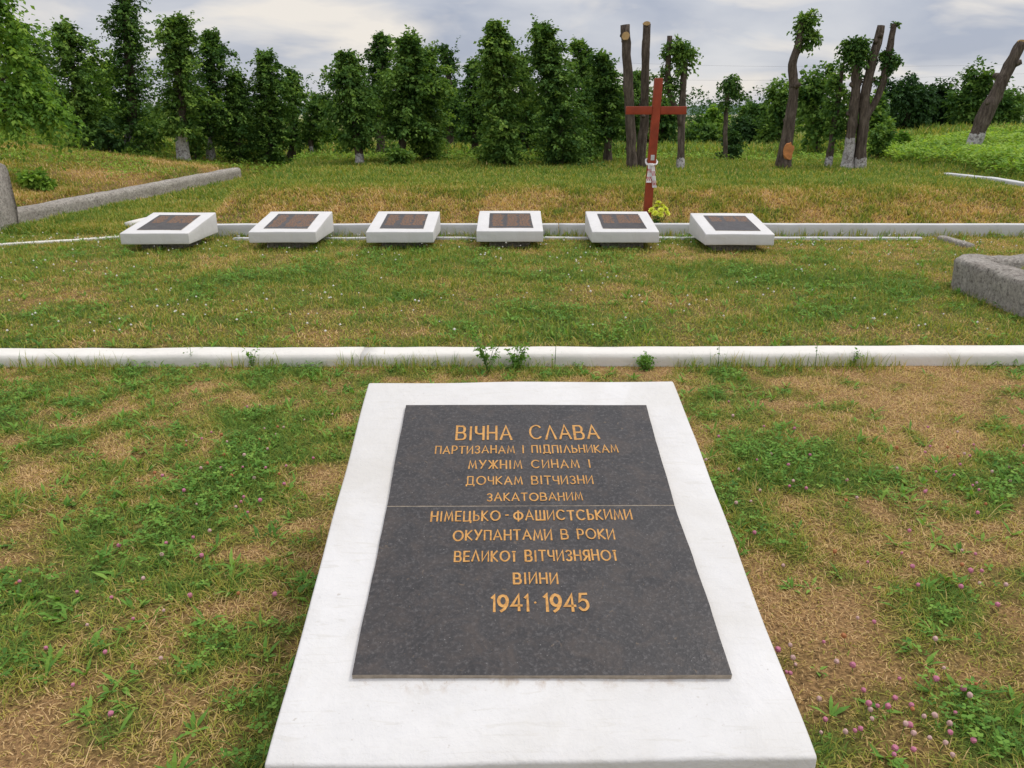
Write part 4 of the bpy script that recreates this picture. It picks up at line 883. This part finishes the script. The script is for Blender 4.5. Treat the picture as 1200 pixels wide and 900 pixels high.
x, y = scatter(700, -8, 8, 5.1, 10.3); q = np.full(len(x), 6); xr, yr = np.repeat(x, q), np.repeat(y, q); strap(A, xr, yr, U(.06, .11, len(xr)), U(.006, .01, len(xr)), .95, np.clip(RNG.normal(.6, .25, len(xr)), 0, 1))
tag(A.build('middle_clover', M_CLOVER), 'clover patches in the lawn between the two white kerbs', 'clover', kind='stuff')
A = Acc()
x = U(7.6, 18, 26000); y = U(10.8, 22, 26000); k = inview(x, y, 1.5) & (x > 8.4 + .5 * vn(y * 1.5, y * 0, 6)); x, y = x[k], y[k]; hh = .08 + .38 * fbm(x * .9, y * .9, 17)
clover(A, x, y, U(.035, .075, len(x)), hh * U(.2, 1, len(x)), np.clip(RNG.normal(.7, .25, len(x)) + (fbm(x * .7, y * .7, 18) - .5), 0, 1))
x = U(-14, 9, 9000); y = U(18.5, 24, 9000); clover(A, x, y, U(.03, .06, 9000), U(.05, .3, 9000) * fbm(x, y, 19), np.clip(RNG.normal(.6, .25, 9000), 0, 1))
x = U(-12, -6.5, 5000); y = U(11, 20, 5000); k = (x < xwl(y) - .2) & (fbm(x, y, 23) > .55); x, y = x[k], y[k]; clover(A, x, y, U(.03, .05, len(x)), U(.03, .14, len(x)), np.clip(RNG.normal(.6, .25, len(x)), 0, 1))
tag(A.build('weeds', M_LEAFB), 'lush knee-high weeds covering the right bank and the feet of the trees', 'weeds', kind='stuff')
# tall tufts growing along the front of the first kerb
A = Acc()
n = 2600; x = U(-4.2, 4.2, n); y = k1y(x) - .045 - np.abs(RNG.normal(0, .07, n)); k = fbm(x * 2.2, x * 0, 55) + .12 * RNG.random(n) > .56; x, y = x[k], y[k]
V, Fs, T = blades(x, y, U(.05, .15, len(x)), U(.003, .006, len(x)), .35, RNG.normal(.68, .2, len(x))); A.add(V, Fs, T)
n = 1600; x = U(-5, 8, n); y = k2y(x) - .015 - np.abs(RNG.normal(0, .05, n)); V, Fs, T = blades(x, y, U(.05, .16, n), U(.006, .011, n), .35, RNG.normal(.68, .2, n)); A.add(V, Fs, T)
for sx, sy, *_ in spec:
    n = 110; x = sx + U(-.5, .5, n); y = sy - .02 + RNG.normal(0, .05, n); V, Fs, T = blades(x, y, U(.04, .09, n), U(.005, .009, n), .35, RNG.normal(.72, .2, n)); A.add(V, Fs, T)
n = 900; e = RNG.random(n); side = RNG.integers(0, 2, n); x = .0667 + np.where(side, .62, -.62) + RNG.normal(0, .03, n) + (e - .5) * -.03; y = 1.25 + 1.65 * e; V, Fs, T = blades(x, y, U(.03, .09, n), U(.002, .004, n), .5, RNG.normal(.6, .25, n)); A.add(V, Fs, T)
tag(A.build('edge_grass', M_BLADE), 'longer grass tufts left along the kerbs and slab edges', 'grass', kind='stuff')
# single weeds standing in front of the first kerb
GWD = 'single weeds against the white kerb'
def weed(px, py, h, label, kind):
    p = G(px, py); root = thing('weed', label, 'weed', (p[0], p[1], float(tz(p[0], p[1]))), GWD); S = Acc(); Lf = Acc()
    for q in range({'bush': 9, 'stalk': 1, 'sprig': 3}[kind]):
        a = U(0, 6.28); sp = {'bush': .45, 'stalk': .05, 'sprig': .3}[kind]; l = h * U(.65, 1.1); P = resample([(0, 0, -.02), (sp * l * .4 * math.cos(a), sp * l * .3 * math.sin(a), l * .55), (sp * l * math.cos(a), sp * l * .6 * math.sin(a), l)], 8)
        V, Fs = tube(P, np.linspace(.0028, .0012, 8), 5); S.add(V, Fs)
        D = norm(RNG.normal(0, 1, (6, 3)) + [0, 0, .5]); idx = RNG.integers(2, 8, 6); m_ = {'bush': 6, 'stalk': 2, 'sprig': 3}[kind]
        V, F, T = shoots(P[idx], D, U(.02, .05, 6), m_, .022 if kind != 'stalk' else .014, .3, .55); Lf.add(V, F, T)
    S.build('stem', M_STEM, root); tag(Lf.build('foliage', M_CLOVER, root), kind='stuff')
weed(572, 436, .25, 'bushy clover-leaved weed against the kerb above the large slab', 'bush'); weed(604, 434, .17, 'bushy weed just right of the biggest one against the kerb', 'bush'); weed(650, 434, .30, 'tall thin dark stalk against the kerb above the slab', 'stalk')
weed(296, 432, .13, 'sprig of leaves left of the dark kerb joint', 'sprig'); weed(841, 434, .26, 'tall bare stalk crossing the kerb right of the slab', 'stalk'); weed(955, 432, .2, 'thin stalk crossing the kerb, with a tuft at its foot', 'stalk')
weed(1000, 430, .12, 'sprig of grass-like leaves at the kerb foot right of the slab', 'sprig'); weed(226, 430, .16, 'thin stalk against the left part of the kerb', 'stalk'); weed(757, 434, .10, 'low leafy weed behind the right back corner of the large slab', 'bush')
# clover flower heads
def head_mesh(name, mat, r):
    bm = bmesh.new(); bmesh.ops.create_icosphere(bm, subdivisions=2, radius=r)
    for v in bm.verts:
        v.co *= 1 + .22 * (mnoise.noise(v.co * 420) ); v.co.z *= 1.08
    bmesh.ops.recalc_face_normals(bm, faces=bm.faces); n0 = len(bm.faces)
    me = bpy.data.meshes.new(name)
    bmesh.ops.create_cone(bm, cap_ends=True, segments=5, radius1=.0011, radius2=.0011, depth=.06)
    for v in bm.verts:
        if len(v.link_edges) <= 4 and abs(abs(v.co.z) - .03) < 1e-4 and math.hypot(v.co.x, v.co.y) < .002: v.co.z -= .03
    for f in list(bm.faces)[n0:]: f.material_index = 1
    bm.to_mesh(me); bm.free(); me.materials.append(mat); me.materials.append(M_STEM); return me
heads_ = {'pink': head_mesh('clover_flower', M_PINK, .0095), 'pale': head_mesh('clover_flower', M_PALE, .0085), 'rust': head_mesh('clover_flower', M_RUST, .009)}
fl = []
for cx, cy, sx, sy, n in [(1060, 840, 90, 50, 46), (1130, 700, 60, 40, 12), (1120, 560, 70, 30, 28), (880, 520, 60, 30, 10), (270, 560, 90, 60, 34), (330, 500, 40, 30, 8), (250, 690, 60, 40, 10), (60, 740, 60, 50, 6), (960, 780, 50, 60, 8), (900, 560, 60, 40, 8), (1000, 640, 120, 60, 10), (150, 800, 100, 60, 4)]:
    for _ in range(n): fl.append((RNG.normal(cx, sx * .7), RNG.normal(cy, sy * .7)))
for px, py in fl:
    if not (455 < py < 915 and -20 < px < 1220): continue
    p = G(px, min(py, 898), 1.0, 8)
    if abs(p[0] - .0667) < .66 and p[1] < 2.95: continue
    col = RNG.choice(['pink', 'pale', 'rust'], p=[.5, .34, .16]); sd_ = 'left' if p[0] < 0 else 'right'
    o = bpy.data.objects.new('clover_flower', heads_[col]); COL.objects.link(o); o.location = (p[0], p[1], float(tz(p[0], p[1])) + U(.02, .05)); s = U(.55, 1.0); o.scale = (s, s, s); o.rotation_euler = (U(-.3, .3), U(-.3, .3), U(0, 6))
    tag(o, '%s clover flower head among the grass %s of the large slab' % ({'pink': 'pink', 'pale': 'pale pink', 'rust': 'withered brown'}[col], sd_), 'flower', 'clover flowers round the large slab')

A = Acc(); x, y = scatter(900, -7.5, 7.5, 5.3, 10.2); k = (fbm(x * 1.3, y * 1.3, 83) > .5) | (y > 8.9); x, y = x[k], y[k]
oc = np.array([(1, 0, 0), (0, 1, 0), (-1, 0, 0), (0, -1, 0), (0, 0, 1), (0, 0, -1)], float); of = np.array([[0, 1, 4], [1, 2, 4], [2, 3, 4], [3, 0, 4], [1, 0, 5], [2, 1, 5], [3, 2, 5], [0, 3, 5]])
zz = tz(x, y) + U(.04, .10, len(x)); rr = U(.006, .012, len(x))
V = np.stack([x, y, zz], 1)[:, None] + oc[None] * rr[:, None, None]; k = np.arange(len(x))[:, None, None] * 6
A.add(V.reshape(-1, 3), (k + of[None]).reshape(-1, 3)); M_DAISY = m_flat('white_floret', (.68, .66, .6), .8, .1)
tag(A.build('white_clover', M_DAISY), 'tiny white flower heads sprinkled over the middle lawn', 'flowers', kind='stuff')

# turf beyond the sides of the photo, so that the lawn does not stop there
n = 90000; x = U(-15, 15, n); y = U(-3, 11, n); k = ~inview(x, y, 1.4) & free(x, y); x, y = x[k], y[k]
V, Fs, T = blades(x, y, U(.03, .08, len(x)), U(.008, .016, len(x)), .8, green(x, y) * .95 + .04 + RNG.normal(0, .22, len(x)))
tag(npmesh('outer_grass', V, Fs, M_BLADE, None, {'t': T}), 'short grass continuing beside the memorial lawn', 'grass', kind='stuff')
